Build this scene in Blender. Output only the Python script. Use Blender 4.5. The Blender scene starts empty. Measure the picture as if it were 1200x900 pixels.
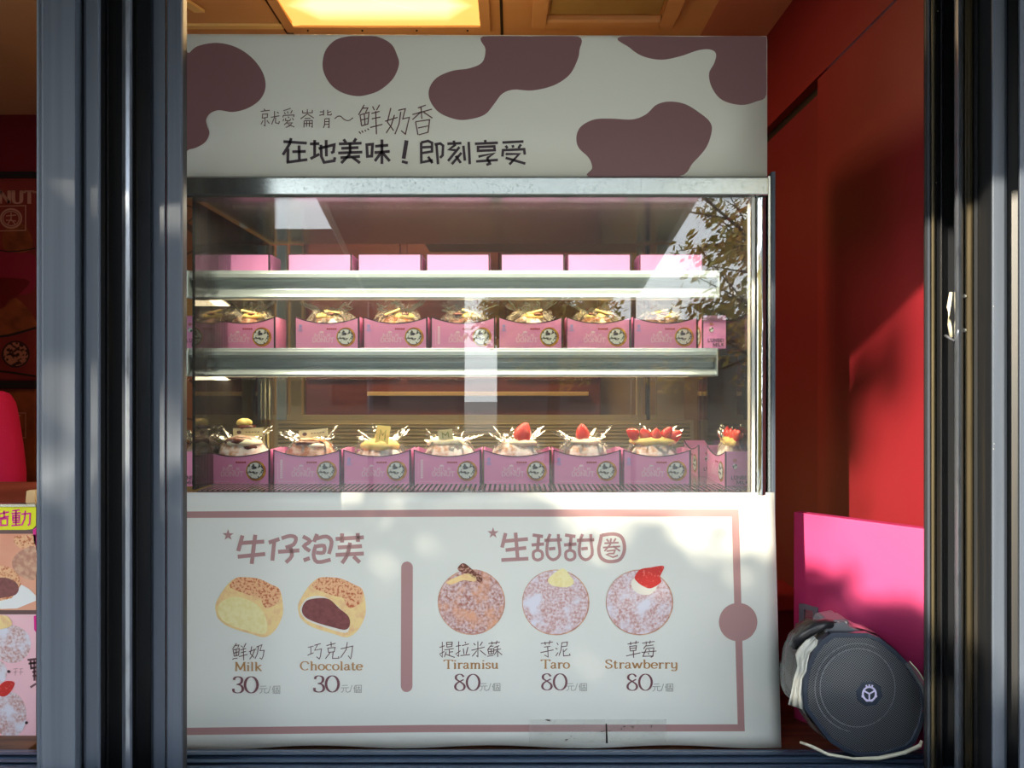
import bpy, bmesh, math, random
from mathutils import Vector, Matrix, noise
random.seed(7)
C = bpy.context.scene.collection
S = bpy.context.scene
F = 867.0; EYE = 1.5
PI = math.pi

# ------------------------------------------------------------ camera, sky, sun, exposure
cam = bpy.data.cameras.new('camera'); cam.sensor_width = 36; cam.lens = F*36/1200
cam.clip_start = 0.02; cam.clip_end = 300
co = bpy.data.objects.new('camera', cam); C.objects.link(co)
co.location = (0, 0, EYE); co.rotation_euler = (PI/2, 0, 0); S.camera = co

w = bpy.data.worlds.new('sky'); S.world = w; w.use_nodes = True
nt = w.node_tree; nt.nodes.clear()
out = nt.nodes.new('ShaderNodeOutputWorld'); bg = nt.nodes.new('ShaderNodeBackground')
tc = nt.nodes.new('ShaderNodeTexCoord'); sp = nt.nodes.new('ShaderNodeSeparateXYZ')
rp = nt.nodes.new('ShaderNodeValToRGB')
rp.color_ramp.elements[0].position = 0.0; rp.color_ramp.elements[0].color = (0.93, 0.96, 0.98, 1)
rp.color_ramp.elements[1].position = 0.8; rp.color_ramp.elements[1].color = (0.62, 0.78, 0.98, 1)
nt.links.new(tc.outputs['Generated'], sp.inputs[0]); nt.links.new(sp.outputs['Z'], rp.inputs[0])
nt.links.new(rp.outputs[0], bg.inputs[0]); bg.inputs[1].default_value = 3.4
nt.links.new(bg.outputs[0], out.inputs[0])

SUN = Vector((1, 1.13, -.45)).normalized()
sl = bpy.data.lights.new('sun', 'SUN'); sl.energy = 8.5; sl.angle = math.radians(.55); sl.color = (1, .88, .68)
so = bpy.data.objects.new('sun', sl); C.objects.link(so); so.rotation_euler = SUN.to_track_quat('-Z', 'Y').to_euler(); so.location = (-6, -5, 5)

S.view_settings.view_transform = 'Standard'; S.view_settings.look = 'None'
S.view_settings.exposure = 0.62; S.view_settings.gamma = 1; S.view_settings.use_curve_mapping = False
S.cycles.transparent_max_bounces = 40; S.cycles.max_bounces = 8; S.cycles.glossy_bounces = 4
S.cycles.diffuse_bounces = 4; S.cycles.caustics_reflective = False; S.cycles.caustics_refractive = False
S.cycles.sample_clamp_indirect = 6

# ------------------------------------------------------------ helpers
def P(px, py, Y): return Vector(((px-600)/F*Y, Y, EYE-(py-450)/F*Y))
def X_(px, Y): return (px-600)/F*Y
def Z_(py, Y): return EYE-(py-450)/F*Y
def srgb(r, g, b):
    return tuple(((c/255)/12.92 if c/255 <= .04045 else ((c/255+.055)/1.055)**2.4) for c in (r, g, b))

class MB:
    def __init__(s): s.v = []; s.f = []
    def add(s, vs, fs):
        o = len(s.v); s.v += [tuple(v) for v in vs]; s.f += [tuple(i+o for i in f) for f in fs]; return s
    def box(s, x0, x1, y0, y1, z0, z1):
        v = [(x, y, z) for x in (x0, x1) for y in (y0, y1) for z in (z0, z1)]
        return s.add(v, [(0,1,3,2),(4,6,7,5),(0,4,5,1),(2,3,7,6),(0,2,6,4),(1,5,7,3)])
    def poly(s, pts): return s.add(pts, [tuple(range(len(pts)))])
    def prism(s, pts, d):
        n = len(pts); d = Vector(d)
        v = [Vector(p) for p in pts]+[Vector(p)+d for p in pts]
        return s.add(v, [tuple(range(n)), tuple(range(2*n-1, n-1, -1))]+[(i, (i+1) % n, n+(i+1) % n, n+i) for i in range(n)][::1])
    def tube(s, pts, r, n=8, cap=True):
        pts = [Vector(p) for p in pts]; rs = r if isinstance(r, (list, tuple)) else [r]*len(pts)
        vs = []; fs = []; up = Vector((0, 0, 1))
        for i, p in enumerate(pts):
            t = (pts[min(i+1, len(pts)-1)]-pts[max(i-1, 0)])
            if t.length < 1e-9: t = Vector((0, 0, 1))
            t.normalize(); a = t.cross(up)
            if a.length < .05: a = t.cross(Vector((1, 0, 0)))
            a.normalize(); b = t.cross(a)
            for k in range(n):
                an = 2*PI*k/n; vs.append(p+(a*math.cos(an)+b*math.sin(an))*rs[i])
        for i in range(len(pts)-1):
            for k in range(n): fs.append((i*n+k, i*n+(k+1) % n, (i+1)*n+(k+1) % n, (i+1)*n+k))
        if cap: fs.append(tuple(range(n))[::-1]); fs.append(tuple((len(pts)-1)*n+k for k in range(n)))
        return s.add(vs, fs)
    def ball(s, c, r, nu=16, nv=10, fn=None):
        c = Vector(c); r = r if isinstance(r, (list, tuple)) else (r, r, r); vs = []; fs = []
        for j in range(nv+1):
            th = PI*j/nv
            for i in range(nu):
                ph = 2*PI*i/nu; d = Vector((math.sin(th)*math.cos(ph), math.sin(th)*math.sin(ph), math.cos(th)))
                k = fn(d) if fn else 1
                vs.append(c+Vector((d.x*r[0], d.y*r[1], d.z*r[2]))*k)
        for j in range(nv):
            for i in range(nu): fs.append((j*nu+i, (j+1)*nu+i, (j+1)*nu+(i+1) % nu, j*nu+(i+1) % nu))
        return s.add(vs, fs)
    def disc(s, c, r, n=28, ax='y'):
        c = Vector(c); rx, rz = r if isinstance(r, tuple) else (r, r)
        return s.poly([c+Vector((rx*math.cos(2*PI*i/n), 0, rz*math.sin(2*PI*i/n))) for i in range(n)])
    def build(s, name, mat, parent=None, smooth=False, bevel=0, seg=2, solid=0, loc=None, angle=None):
        me = bpy.data.meshes.new(name); me.from_pydata(s.v, [], s.f); me.validate()
        bm = bmesh.new(); bm.from_mesh(me)
        bmesh.ops.remove_doubles(bm, verts=bm.verts, dist=1e-6)
        if len(bm.faces) and not s.__dict__.get('flat'): bmesh.ops.recalc_face_normals(bm, faces=bm.faces)
        big = [f for f in bm.faces if len(f.verts) > 4]
        if big: bmesh.ops.triangulate(bm, faces=big)
        bm.to_mesh(me); bm.free()
        if mat: me.materials.append(mat)
        o = bpy.data.objects.new(name, me); C.objects.link(o)
        if parent: o.parent = parent
        if loc: o.location = loc
        if smooth:
            for p in me.polygons: p.use_smooth = True
        if solid:
            m = o.modifiers.new('s', 'SOLIDIFY'); m.thickness = solid; m.offset = 0
        if bevel:
            m = o.modifiers.new('b', 'BEVEL'); m.width = bevel; m.segments = seg; m.limit_method = 'ANGLE'; m.angle_limit = .6
        return o

def tag(o, label=None, cat=None, group=None, kind=None):
    if label: o['label'] = label
    if cat: o['category'] = cat
    if group: o['group'] = group
    if kind: o['kind'] = kind
    return o
def empty(name, loc=(0, 0, 0), rz=0):
    o = bpy.data.objects.new(name, None); C.objects.link(o); o.location = loc; o.rotation_euler = (0, 0, rz); o.empty_display_size = .05
    return o
def thing(name, label, cat, loc=(0, 0, 0), rz=0, group=None): return tag(empty(name, loc, rz), label, cat, group)
def struct(name, mb, mat, parent=None, **k):
    o = mb.build(name, mat, parent, **k)
    if not parent: o['kind'] = 'structure'
    return o
def copy_tree(o, parent=None):
    c = o.copy(); C.objects.link(c); c.parent = parent
    for ch in list(o.children): copy_tree(ch, c)
    return c

# ------------------------------------------------------------ materials
def mat(name, col, rough=.5, metal=0, noise_=None, bump=None, spec=.5, coat=0, alpha=None, trans=0, emit=None, sss=0):
    """noise_: (scale, colour2, lo, hi, detail) second colour mixed by noise ; bump: (scale, strength, distance)"""
    m = bpy.data.materials.new(name); m.use_nodes = True; t = m.node_tree; b = t.nodes['Principled BSDF']
    b.inputs['Base Color'].default_value = (*col, 1); b.inputs['Roughness'].default_value = rough
    b.inputs['Metallic'].default_value = metal; b.inputs['Specular IOR Level'].default_value = spec
    if coat: b.inputs['Coat Weight'].default_value = coat; b.inputs['Coat Roughness'].default_value = .15
    if sss: b.inputs['Subsurface Weight'].default_value = sss; b.inputs['Subsurface Scale'].default_value = .01
    if emit: b.inputs['Emission Color'].default_value = (*emit[0], 1); b.inputs['Emission Strength'].default_value = emit[1]
    tcn = t.nodes.new('ShaderNodeTexCoord')
    if noise_:
        n = t.nodes.new('ShaderNodeTexNoise'); n.inputs['Scale'].default_value = noise_[0]; n.inputs['Detail'].default_value = noise_[4] if len(noise_) > 4 else 4
        r = t.nodes.new('ShaderNodeValToRGB'); r.color_ramp.elements[0].position = noise_[2]; r.color_ramp.elements[1].position = noise_[3]
        r.color_ramp.elements[0].color = (*col, 1); r.color_ramp.elements[1].color = (*noise_[1], 1)
        src = tcn.outputs['Object']
        if len(noise_) > 5:
            mp = t.nodes.new('ShaderNodeMapping'); mp.inputs['Scale'].default_value = noise_[5]; t.links.new(src, mp.inputs[0]); src = mp.outputs[0]
        t.links.new(src, n.inputs['Vector']); t.links.new(n.outputs['Fac'], r.inputs[0]); t.links.new(r.outputs[0], b.inputs['Base Color'])
    if bump:
        n2 = t.nodes.new('ShaderNodeTexNoise'); n2.inputs['Scale'].default_value = bump[0]; n2.inputs['Detail'].default_value = 5
        bp = t.nodes.new('ShaderNodeBump'); bp.inputs['Strength'].default_value = bump[1]; bp.inputs['Distance'].default_value = bump[2]
        src = tcn.outputs['Object']
        if len(bump) > 3:
            mp = t.nodes.new('ShaderNodeMapping'); mp.inputs['Scale'].default_value = bump[3]; t.links.new(src, mp.inputs[0]); src = mp.outputs[0]
        t.links.new(src, n2.inputs['Vector']); t.links.new(n2.outputs['Fac'], bp.inputs['Height']); t.links.new(bp.outputs[0], b.inputs['Normal'])
    return m
def clear(name, tint=(1, 1, 1), rough=.0, ior=1.5, bump=None, haze=0, hazecol=(1, 1, 1), boost=1.0):
    """thin clear sheet: fresnel mix of a see-through and a glossy lobe, with a little diffuse haze"""
    m = bpy.data.materials.new(name); m.use_nodes = True; t = m.node_tree; t.nodes.clear()
    o = t.nodes.new('ShaderNodeOutputMaterial'); tr = t.nodes.new('ShaderNodeBsdfTransparent'); gl = t.nodes.new('ShaderNodeBsdfGlossy')
    tr.inputs[0].default_value = (*tint, 1); gl.inputs['Roughness'].default_value = rough
    fr = t.nodes.new('ShaderNodeFresnel'); fr.inputs[0].default_value = ior
    mx = t.nodes.new('ShaderNodeMixShader')
    fac = fr.outputs[0]
    if boost != 1:
        mm = t.nodes.new('ShaderNodeMath'); mm.operation = 'MULTIPLY'; mm.use_clamp = True; mm.inputs[1].default_value = boost
        t.links.new(fac, mm.inputs[0]); fac = mm.outputs[0]
    if bump:
        tcn = t.nodes.new('ShaderNodeTexCoord'); n2 = t.nodes.new('ShaderNodeTexNoise'); n2.inputs['Scale'].default_value = bump[0]
        bp = t.nodes.new('ShaderNodeBump'); bp.inputs['Strength'].default_value = bump[1]; bp.inputs['Distance'].default_value = bump[2]
        t.links.new(tcn.outputs['Object'], n2.inputs['Vector']); t.links.new(n2.outputs['Fac'], bp.inputs['Height'])
        t.links.new(bp.outputs[0], gl.inputs['Normal']); t.links.new(bp.outputs[0], fr.inputs['Normal'])
    t.links.new(fac, mx.inputs[0]); t.links.new(tr.outputs[0], mx.inputs[1]); t.links.new(gl.outputs[0], mx.inputs[2])
    res = mx.outputs[0]
    if haze:
        df = t.nodes.new('ShaderNodeBsdfTranslucent' if False else 'ShaderNodeBsdfDiffuse'); df.inputs[0].default_value = (*hazecol, 1)
        m2 = t.nodes.new('ShaderNodeMixShader'); m2.inputs[0].default_value = haze
        t.links.new(res, m2.inputs[1]); t.links.new(df.outputs[0], m2.inputs[2]); res = m2.outputs[0]
    t.links.new(res, o.inputs[0])
    return m

M = {}
M['cream'] = mat('banner_vinyl', srgb(222, 222, 208), .42, bump=(900, .05, .0003), spec=.4)
M['cream2'] = mat('lower_banner_vinyl', srgb(224, 226, 218), .38, bump=(6, .12, .004), spec=.45)
M['spot'] = mat('cow_spot_print', srgb(128, 92, 92), .4)
M['line'] = mat('mauve_print', srgb(176, 136, 134), .4)
M['linedk'] = mat('dark_mauve_print', srgb(120, 82, 86), .4)
M['ink'] = mat('dark_brown_ink', srgb(62, 48, 54), .45)
M['inkthin'] = mat('thin_brown_ink', srgb(104, 74, 72), .45)
M['tan'] = mat('tan_ink', srgb(184, 140, 92), .45)
M['greyink'] = mat('grey_ink', srgb(158, 156, 150), .45)
M['red'] = mat('red_wall', srgb(130, 26, 36), .5, bump=(220, .25, .0006), noise_=(2.2, srgb(122, 22, 32), .35, .7))
M['redfar'] = mat('red_sliding_panel', srgb(116, 20, 34), .5, bump=(220, .2, .0006))
M['blackslit'] = mat('black_gap', (.01, .008, .008), .6)
M['frame'] = mat('dark_anodised_aluminium', srgb(84, 92, 104), .48, .15, noise_=(60, srgb(70, 78, 90), .4, .7, 3, (1, 1, .02)), bump=(260, .04, .0004, (1, 1, .03)))
M['framedk'] = mat('black_aluminium', srgb(26, 28, 32), .45, .1, noise_=(80, srgb(46, 42, 36), .5, .8, 4, (1, 1, .05)))
M['rubber'] = mat('black_rubber', (.012, .012, .014), .6)
M['gold'] = mat('grimy_brass_coloured_seal', srgb(104, 94, 70), .4, .4, noise_=(30, srgb(50, 46, 38), .4, .75, 5, (1, 1, .08)))
M['pole'] = mat('scuffed_steel_strip', srgb(150, 158, 170), .3, .8, noise_=(50, srgb(80, 84, 90), .5, .8, 5, (1, 1, .3)))
M['ceil'] = mat('tan_ceiling_board', srgb(222, 176, 128), .55, noise_=(3, srgb(212, 164, 116), .3, .7))
M['ceilred'] = mat('reddish_ceiling_board', srgb(190, 124, 104), .6)
M['wood'] = mat('brown_wood_counter', srgb(112, 74, 44), .5, noise_=(9, srgb(64, 40, 26), .35, .7, 6, (1, 9, 9)))
M['steel'] = mat('brushed_steel', srgb(205, 212, 208), .22, .9, bump=(300, .05, .0003, (.05, 1, 1)))
M['band'] = mat('polished_steel_band', srgb(178, 184, 178), .2, .9, noise_=(300, srgb(140, 146, 142), .55, .75), bump=(420, .12, .0004))
M['chrome'] = mat('chrome', srgb(225, 228, 228), .07, 1.0, bump=(9, .5, .004, (3, 1, .6)))
M['shelfm'] = mat('pale_aluminium_shelf', srgb(186, 198, 196), .32, .55)
M['beige'] = mat('beige_painted_steel', srgb(186, 170, 124), .5)
M['white'] = mat('white_enamel', srgb(225, 224, 214), .35)
M['glass'] = clear('front_glass', (.97, .985, .97), 0.0, 1.5, bump=(1.2, .15, .002), haze=.012, boost=1.8)
M['sideglass'] = clear('side_glass', (.95, .97, .95), 0.0, 1.5, haze=.01)
M['film'] = clear('cellophane', (1, 1, .98), .16, 1.5, bump=(45, .9, .008), haze=.035, hazecol=(.95, .90, .76), boost=1.0)
M['bag'] = clear('plastic_bag_film', (.9, .9, .9), .16, 1.5, bump=(9, .6, .02), haze=.07, hazecol=(.8, .8, .76), boost=1.5)
M['tape'] = clear('clear_tape', (.98, .98, .96), .12, 1.5, bump=(60, 1, .006), haze=.10, boost=1.5)
M['pinkbox'] = mat('pink_card', srgb(238, 152, 206), .45)
M['pinkin'] = mat('pink_card_inside', srgb(222, 196, 170), .6)
M['edge'] = mat('dark_box_edge', srgb(48, 22, 34), .5)
M['whiteink'] = mat('white_print', srgb(246, 214, 232), .5)
M['blueink'] = mat('blue_print', srgb(176, 160, 224), .5)
M['redink'] = mat('red_print', srgb(170, 50, 62), .5)
M['goldink'] = mat('gold_ring_print', srgb(226, 170, 40), .35, noise_=(60, srgb(176, 104, 20), .4, .6))
M['cowdisc'] = mat('black_white_print', srgb(226, 230, 226), .4, noise_=(170, srgb(60, 64, 62), .52, .6, 3))
M['blackink'] = mat('black_print', srgb(46, 40, 64), .5)
M['bun'] = mat('sugared_fried_bun', srgb(206, 150, 104), .7, noise_=(95, srgb(244, 232, 222), .42, .6, 6), bump=(130, .6, .003))
M['bunchoc'] = mat('cocoa_dusted_bun', srgb(112, 58, 34), .55, noise_=(60, srgb(206, 168, 146), .5, .68, 6), bump=(120, .5, .003))
M['bunmix'] = mat('browned_bun', srgb(190, 112, 58), .6, noise_=(55, srgb(238, 214, 190), .46, .66, 6), bump=(110, .5, .003))
M['choc'] = mat('chocolate', srgb(96, 40, 20), .25, bump=(60, .3, .002), coat=.3)
M['custard'] = mat('custard_cream', srgb(250, 222, 130), .4, bump=(60, .4, .003), sss=.1)
M['whip'] = mat('whipped_cream', srgb(252, 240, 208), .5, bump=(60, .4, .003), sss=.1)
M['berry'] = mat('strawberry_red', srgb(226, 44, 26), .28, noise_=(140, srgb(250, 170, 110), .66, .74, 1), bump=(150, .5, .002), coat=.3)
M['card'] = mat('cream_label_card', srgb(238, 228, 180), .5)
M['green'] = mat('green_ink', srgb(120, 150, 60), .5)
M['ledglow'] = mat('warm_led_diffuser', srgb(255, 226, 150), .4, emit=((1, .72, .32), 2.2))
M['pinkboard'] = mat('pink_board', srgb(190, 52, 108), .5, bump=(160, .12, .0005), noise_=(3, srgb(182, 48, 102), .4, .7))
M['grey'] = mat('grey_plastic', srgb(110, 112, 118), .4)
M['blkplast'] = mat('black_plastic', srgb(34, 35, 38), .32, bump=(60, .1, .001))
M['rim'] = mat('dark_blue_black_rim', srgb(58, 66, 80), .25, .3)
M['logo'] = mat('white_lilac_emblem', srgb(222, 214, 246), .35)
M['cloth'] = mat('crumpled_white_tape', srgb(206, 206, 196), .55, bump=(40, .7, .006))
M['shirt'] = mat('hot_pink_cotton', srgb(214, 16, 92), .8, bump=(22, .5, .01))
M['skin'] = mat('skin', srgb(214, 160, 128), .5, sss=.1)
M['hair'] = mat('black_hair', srgb(24, 20, 20), .5, bump=(90, .5, .004, (1, 1, .1)))
M['denim'] = mat('dark_denim', srgb(40, 48, 70), .85)
M['yellow'] = mat('yellow_print', srgb(232, 232, 20), .4)
M['magenta'] = mat('magenta_print', srgb(226, 30, 142), .4)
M['pinkpaper'] = mat('pale_pink_poster', srgb(246, 196, 204), .4)
M['salmon'] = mat('salmon_print', srgb(226, 150, 120), .4, noise_=(7, srgb(240, 182, 152), .35, .7))
M['prcrust'] = mat('crumb_crust_print', srgb(238, 186, 140), .42, noise_=(240, srgb(196, 100, 62), .48, .62, 5))
M['prpuff'] = mat('puff_skin_print', srgb(244, 214, 150), .42, noise_=(90, srgb(236, 190, 140), .45, .7, 5))
M['prcust'] = mat('custard_print', srgb(244, 232, 176), .42, noise_=(120, srgb(236, 220, 150), .4, .7, 5))
M['prchoc'] = mat('chocolate_print', srgb(134, 76, 74), .42, noise_=(160, srgb(116, 62, 62), .4, .7, 5))
M['prsugar'] = mat('sugar_donut_print', srgb(206, 158, 148), .42, noise_=(230, srgb(230, 218, 220), .36, .62, 8))
M['prtira'] = mat('cocoa_donut_print', srgb(200, 134, 108), .42, noise_=(210, srgb(230, 210, 204), .38, .64, 8))
M['prhalo'] = mat('pale_halo_print', srgb(232, 226, 212), .42)
M['prsoft'] = mat('soft_bun_print', srgb(214, 170, 140), .42, noise_=(100, srgb(186, 130, 110), .4, .6, 5))
M['prberry'] = mat('strawberry_print', srgb(206, 52, 46), .42, noise_=(220, srgb(226, 110, 96), .6, .7, 2))
M['prcocoa'] = mat('cocoa_print', srgb(110, 60, 46), .42, noise_=(240, srgb(200, 150, 130), .5, .62, 4))
M['prwhite'] = mat('white_paper_print', srgb(238, 238, 236), .42)
M['posterred'] = mat('dark_red_poster', srgb(140, 50, 44), .5, noise_=(4, srgb(110, 34, 36), .35, .7))
M['posterbr'] = mat('orange_brown_poster', srgb(160, 84, 46), .5, noise_=(14, srgb(104, 48, 24), .35, .7, 6))
M['posterpk'] = mat('crimson_poster_print', srgb(150, 34, 60), .5)
M['postertx'] = mat('poster_lettering', srgb(196, 140, 124), .5)
M['olive'] = mat('olive_rear_wall', srgb(176, 152, 100), .6, noise_=(5, srgb(160, 134, 84), .4, .6))
M['brownp'] = mat('red_brown_cabinet', srgb(132, 62, 46), .5, noise_=(6, srgb(112, 50, 38), .35, .7, 4, (1, 1, 6)))
M['paper'] = mat('warm_paper', srgb(244, 214, 150), .6)
M['leaf'] = mat('olive_leaf', srgb(150, 140, 50), .6, noise_=(2, srgb(196, 150, 60), .4, .6))
M['bark'] = mat('bark', srgb(70, 54, 42), .9)
M['pave'] = mat('grey_paving', srgb(130, 126, 118), .85, noise_=(2, srgb(110, 108, 102), .4, .6))
M['canopy'] = mat('grey_canopy', srgb(150, 150, 148), .7)
M['brick'] = mat('dull_building', srgb(90, 84, 78), .85)
M['mesh'] = None

def mat3(name, a, b, c, sc, sc2):
    m = mat(name, a, .42, noise_=(sc, b, .36, .62, 8)); t = m.node_tree; bs = t.nodes['Principled BSDF']; src = bs.inputs['Base Color'].links[0].from_socket
    n = t.nodes.new('ShaderNodeTexNoise'); n.inputs['Scale'].default_value = sc2; n.inputs['Detail'].default_value = 3; tcn = t.nodes.new('ShaderNodeTexCoord'); t.links.new(tcn.outputs['Object'], n.inputs['Vector'])
    r = t.nodes.new('ShaderNodeValToRGB'); r.color_ramp.elements[0].position = .48; r.color_ramp.elements[1].position = .66; t.links.new(n.outputs['Fac'], r.inputs[0])
    mx = t.nodes.new('ShaderNodeMixRGB'); t.links.new(r.outputs[0], mx.inputs[0]); t.links.new(src, mx.inputs[1]); mx.inputs[2].default_value = (*c, 1); t.links.new(mx.outputs[0], bs.inputs['Base Color'])
    return m
M['prsugar'] = mat3('sugar_donut_print', srgb(196, 144, 136), srgb(226, 212, 216), srgb(224, 222, 232), 230, 38)
M['prtira'] = mat3('cocoa_donut_print', srgb(176, 112, 96), srgb(222, 200, 200), srgb(226, 164, 128), 210, 34)
M['bun'] = mat3('sugared_fried_bun', srgb(200, 148, 112), srgb(240, 228, 220), srgb(240, 236, 232), 110, 30)
def grille_mat():
    m = bpy.data.materials.new('perforated_grille'); m.use_nodes = True; t = m.node_tree; b = t.nodes['Principled BSDF']
    tcn = t.nodes.new('ShaderNodeTexCoord'); mp = t.nodes.new('ShaderNodeMapping'); mp.inputs['Rotation'].default_value = (0, .15, 0)
    s = t.nodes.new('ShaderNodeSeparateXYZ'); t.links.new(tcn.outputs['Object'], mp.inputs[0]); t.links.new(mp.outputs[0], s.inputs[0])
    def sn(sock, k, ph=0):
        a = t.nodes.new('ShaderNodeMath'); a.operation = 'MULTIPLY'; a.inputs[1].default_value = k; t.links.new(sock, a.inputs[0])
        c = t.nodes.new('ShaderNodeMath'); c.operation = 'SINE'; t.links.new(a.outputs[0], c.inputs[0]); return c.outputs[0]
    def op(o, a, c):
        n = t.nodes.new('ShaderNodeMath'); n.operation = o
        for i, q in enumerate((a, c)):
            if isinstance(q, (int, float)): n.inputs[i].default_value = q
            else: t.links.new(q, n.inputs[i])
        return n.outputs[0]
    k = 2*PI/.0042
    v = op('MULTIPLY', sn(s.outputs['X'], k), sn(s.outputs['Z'], k*1.1))
    r = t.nodes.new('ShaderNodeValToRGB'); t.links.new(op('ADD', op('MULTIPLY', v, .5), .5), r.inputs[0])
    r.color_ramp.elements[0].position = .45; r.color_ramp.elements[0].color = (*srgb(112, 116, 122), 1)
    r.color_ramp.elements[1].position = .62; r.color_ramp.elements[1].color = (*srgb(20, 22, 26), 1)
    t.links.new(r.outputs[0], b.inputs['Base Color']); b.inputs['Roughness'].default_value = .4; b.inputs['Metallic'].default_value = .5
    return m
M['mesh'] = grille_mat()

def lamp_mat():
    m = bpy.data.materials.new('fluorescent_diffuser'); m.use_nodes = True; t = m.node_tree; b = t.nodes['Principled BSDF']
    tcn = t.nodes.new('ShaderNodeTexCoord'); s = t.nodes.new('ShaderNodeSeparateXYZ'); t.links.new(tcn.outputs['Object'], s.inputs[0])
    d = t.nodes.new('ShaderNodeMath'); d.operation = 'ABSOLUTE'; t.links.new(s.outputs['Y'], d.inputs[0])
    r = t.nodes.new('ShaderNodeValToRGB'); r.color_ramp.elements[0].position = .015; r.color_ramp.elements[0].color = (1, .80, .36, 1)
    r.color_ramp.elements[1].position = .085; r.color_ramp.elements[1].color = (.62, .33, .07, 1)
    dx = t.nodes.new('ShaderNodeMath'); dx.operation = 'ABSOLUTE'; t.links.new(s.outputs['X'], dx.inputs[0])
    ex = t.nodes.new('ShaderNodeMapRange'); ex.inputs[1].default_value = .17; ex.inputs[2].default_value = .26; ex.inputs[3].default_value = 0; ex.inputs[4].default_value = .1
    t.links.new(dx.outputs[0], ex.inputs[0]); ad = t.nodes.new('ShaderNodeMath'); t.links.new(d.outputs[0], ad.inputs[0]); t.links.new(ex.outputs[0], ad.inputs[1])
    t.links.new(ad.outputs[0], r.inputs[0]); t.links.new(r.outputs[0], b.inputs['Emission Color']); b.inputs['Emission Strength'].default_value = 1.25
    b.inputs['Base Color'].default_value = (.7, .6, .4, 1)
    return m
M['lamp'] = lamp_mat()

# ------------------------------------------------------------ lettering: ribbons along strokes
def arc(cx, cy, rx, ry, a0, a1, n=14):
    return [(cx+rx*math.cos(math.radians(a0+(a1-a0)*i/n)), cy+ry*math.sin(math.radians(a0+(a1-a0)*i/n))) for i in range(n+1)]
def smooth_line(pts, k=3):
    if len(pts) < 3 or k < 2: return pts
    o = []
    for i in range(len(pts)-1):
        p0 = pts[max(i-1, 0)]; p1 = pts[i]; p2 = pts[i+1]; p3 = pts[min(i+2, len(pts)-1)]
        for j in range(k):
            t = j/k
            o.append(tuple(.5*((2*p1[a])+(-p0[a]+p2[a])*t+(2*p0[a]-5*p1[a]+4*p2[a]-p3[a])*t*t+(-p0[a]+3*p1[a]-3*p2[a]+p3[a])*t**3) for a in (0, 1)))
    o.append(pts[-1]); return o
def closed_smooth(pts, k=5):
    n = len(pts); o = []
    for i in range(n):
        p0, p1, p2, p3 = pts[i-1], pts[i], pts[(i+1) % n], pts[(i+2) % n]
        for j in range(k):
            t = j/k
            o.append(tuple(.5*((2*p1[a])+(-p0[a]+p2[a])*t+(2*p0[a]-5*p1[a]+4*p2[a]-p3[a])*t*t+(-p0[a]+3*p1[a]-3*p2[a]+p3[a])*t**3) for a in (0, 1)))
    return o
def ribbon(mb, pts, wd, mapf, thin=None, k=1):
    """pts in 2D page pixels; wd full width; thin = width of horizontal strokes (broad nib)"""
    pts = smooth_line(pts, k); n = len(pts); L = []; R = []
    closed = n > 3 and math.dist(pts[0], pts[-1]) < 1e-3
    for i in range(n):
        a = pts[i-1] if i > 0 else (pts[-2] if closed else None)
        b = pts[i+1] if i < n-1 else (pts[1] if closed else None)
        d1 = (pts[i][0]-a[0], pts[i][1]-a[1]) if a else None
        d2 = (b[0]-pts[i][0], b[1]-pts[i][1]) if b else None
        d1 = d1 or d2; d2 = d2 or d1
        l1 = math.hypot(*d1) or 1; l2 = math.hypot(*d2) or 1
        d1 = (d1[0]/l1, d1[1]/l1); d2 = (d2[0]/l2, d2[1]/l2)
        t = (d1[0]+d2[0], d1[1]+d2[1]); l = math.hypot(*t)
        if l < .3: t = d2; l = 1
        t = (t[0]/l, t[1]/l); nx, ny = -t[1], t[0]
        m = 1/max(.55, abs(t[0]*d1[0]+t[1]*d1[1]))
        ww = wd if thin is None else thin+(wd-thin)*abs(t[1])**1.3
        L.append((pts[i][0]+nx*ww*m/2, pts[i][1]+ny*ww*m/2)); R.append((pts[i][0]-nx*ww*m/2, pts[i][1]-ny*ww*m/2))
    o = len(mb.v); mb.v += [tuple(mapf(*p)) for p in L]+[tuple(mapf(*p)) for p in R]
    mb.f += [(o+i, o+i+1, o+n+i+1, o+n+i) for i in range(n-1)]
def trace(mb, strokes, ox, oy, sc, wd, mapf, dx=0, k=1):
    for s in strokes: ribbon(mb, [(ox+(x+dx)/sc, oy+y/sc) for x, y in s], wd, mapf, k=k)
SF = lambda x, y, h=.11: [(x-h, y), (x+h, y)]
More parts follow.
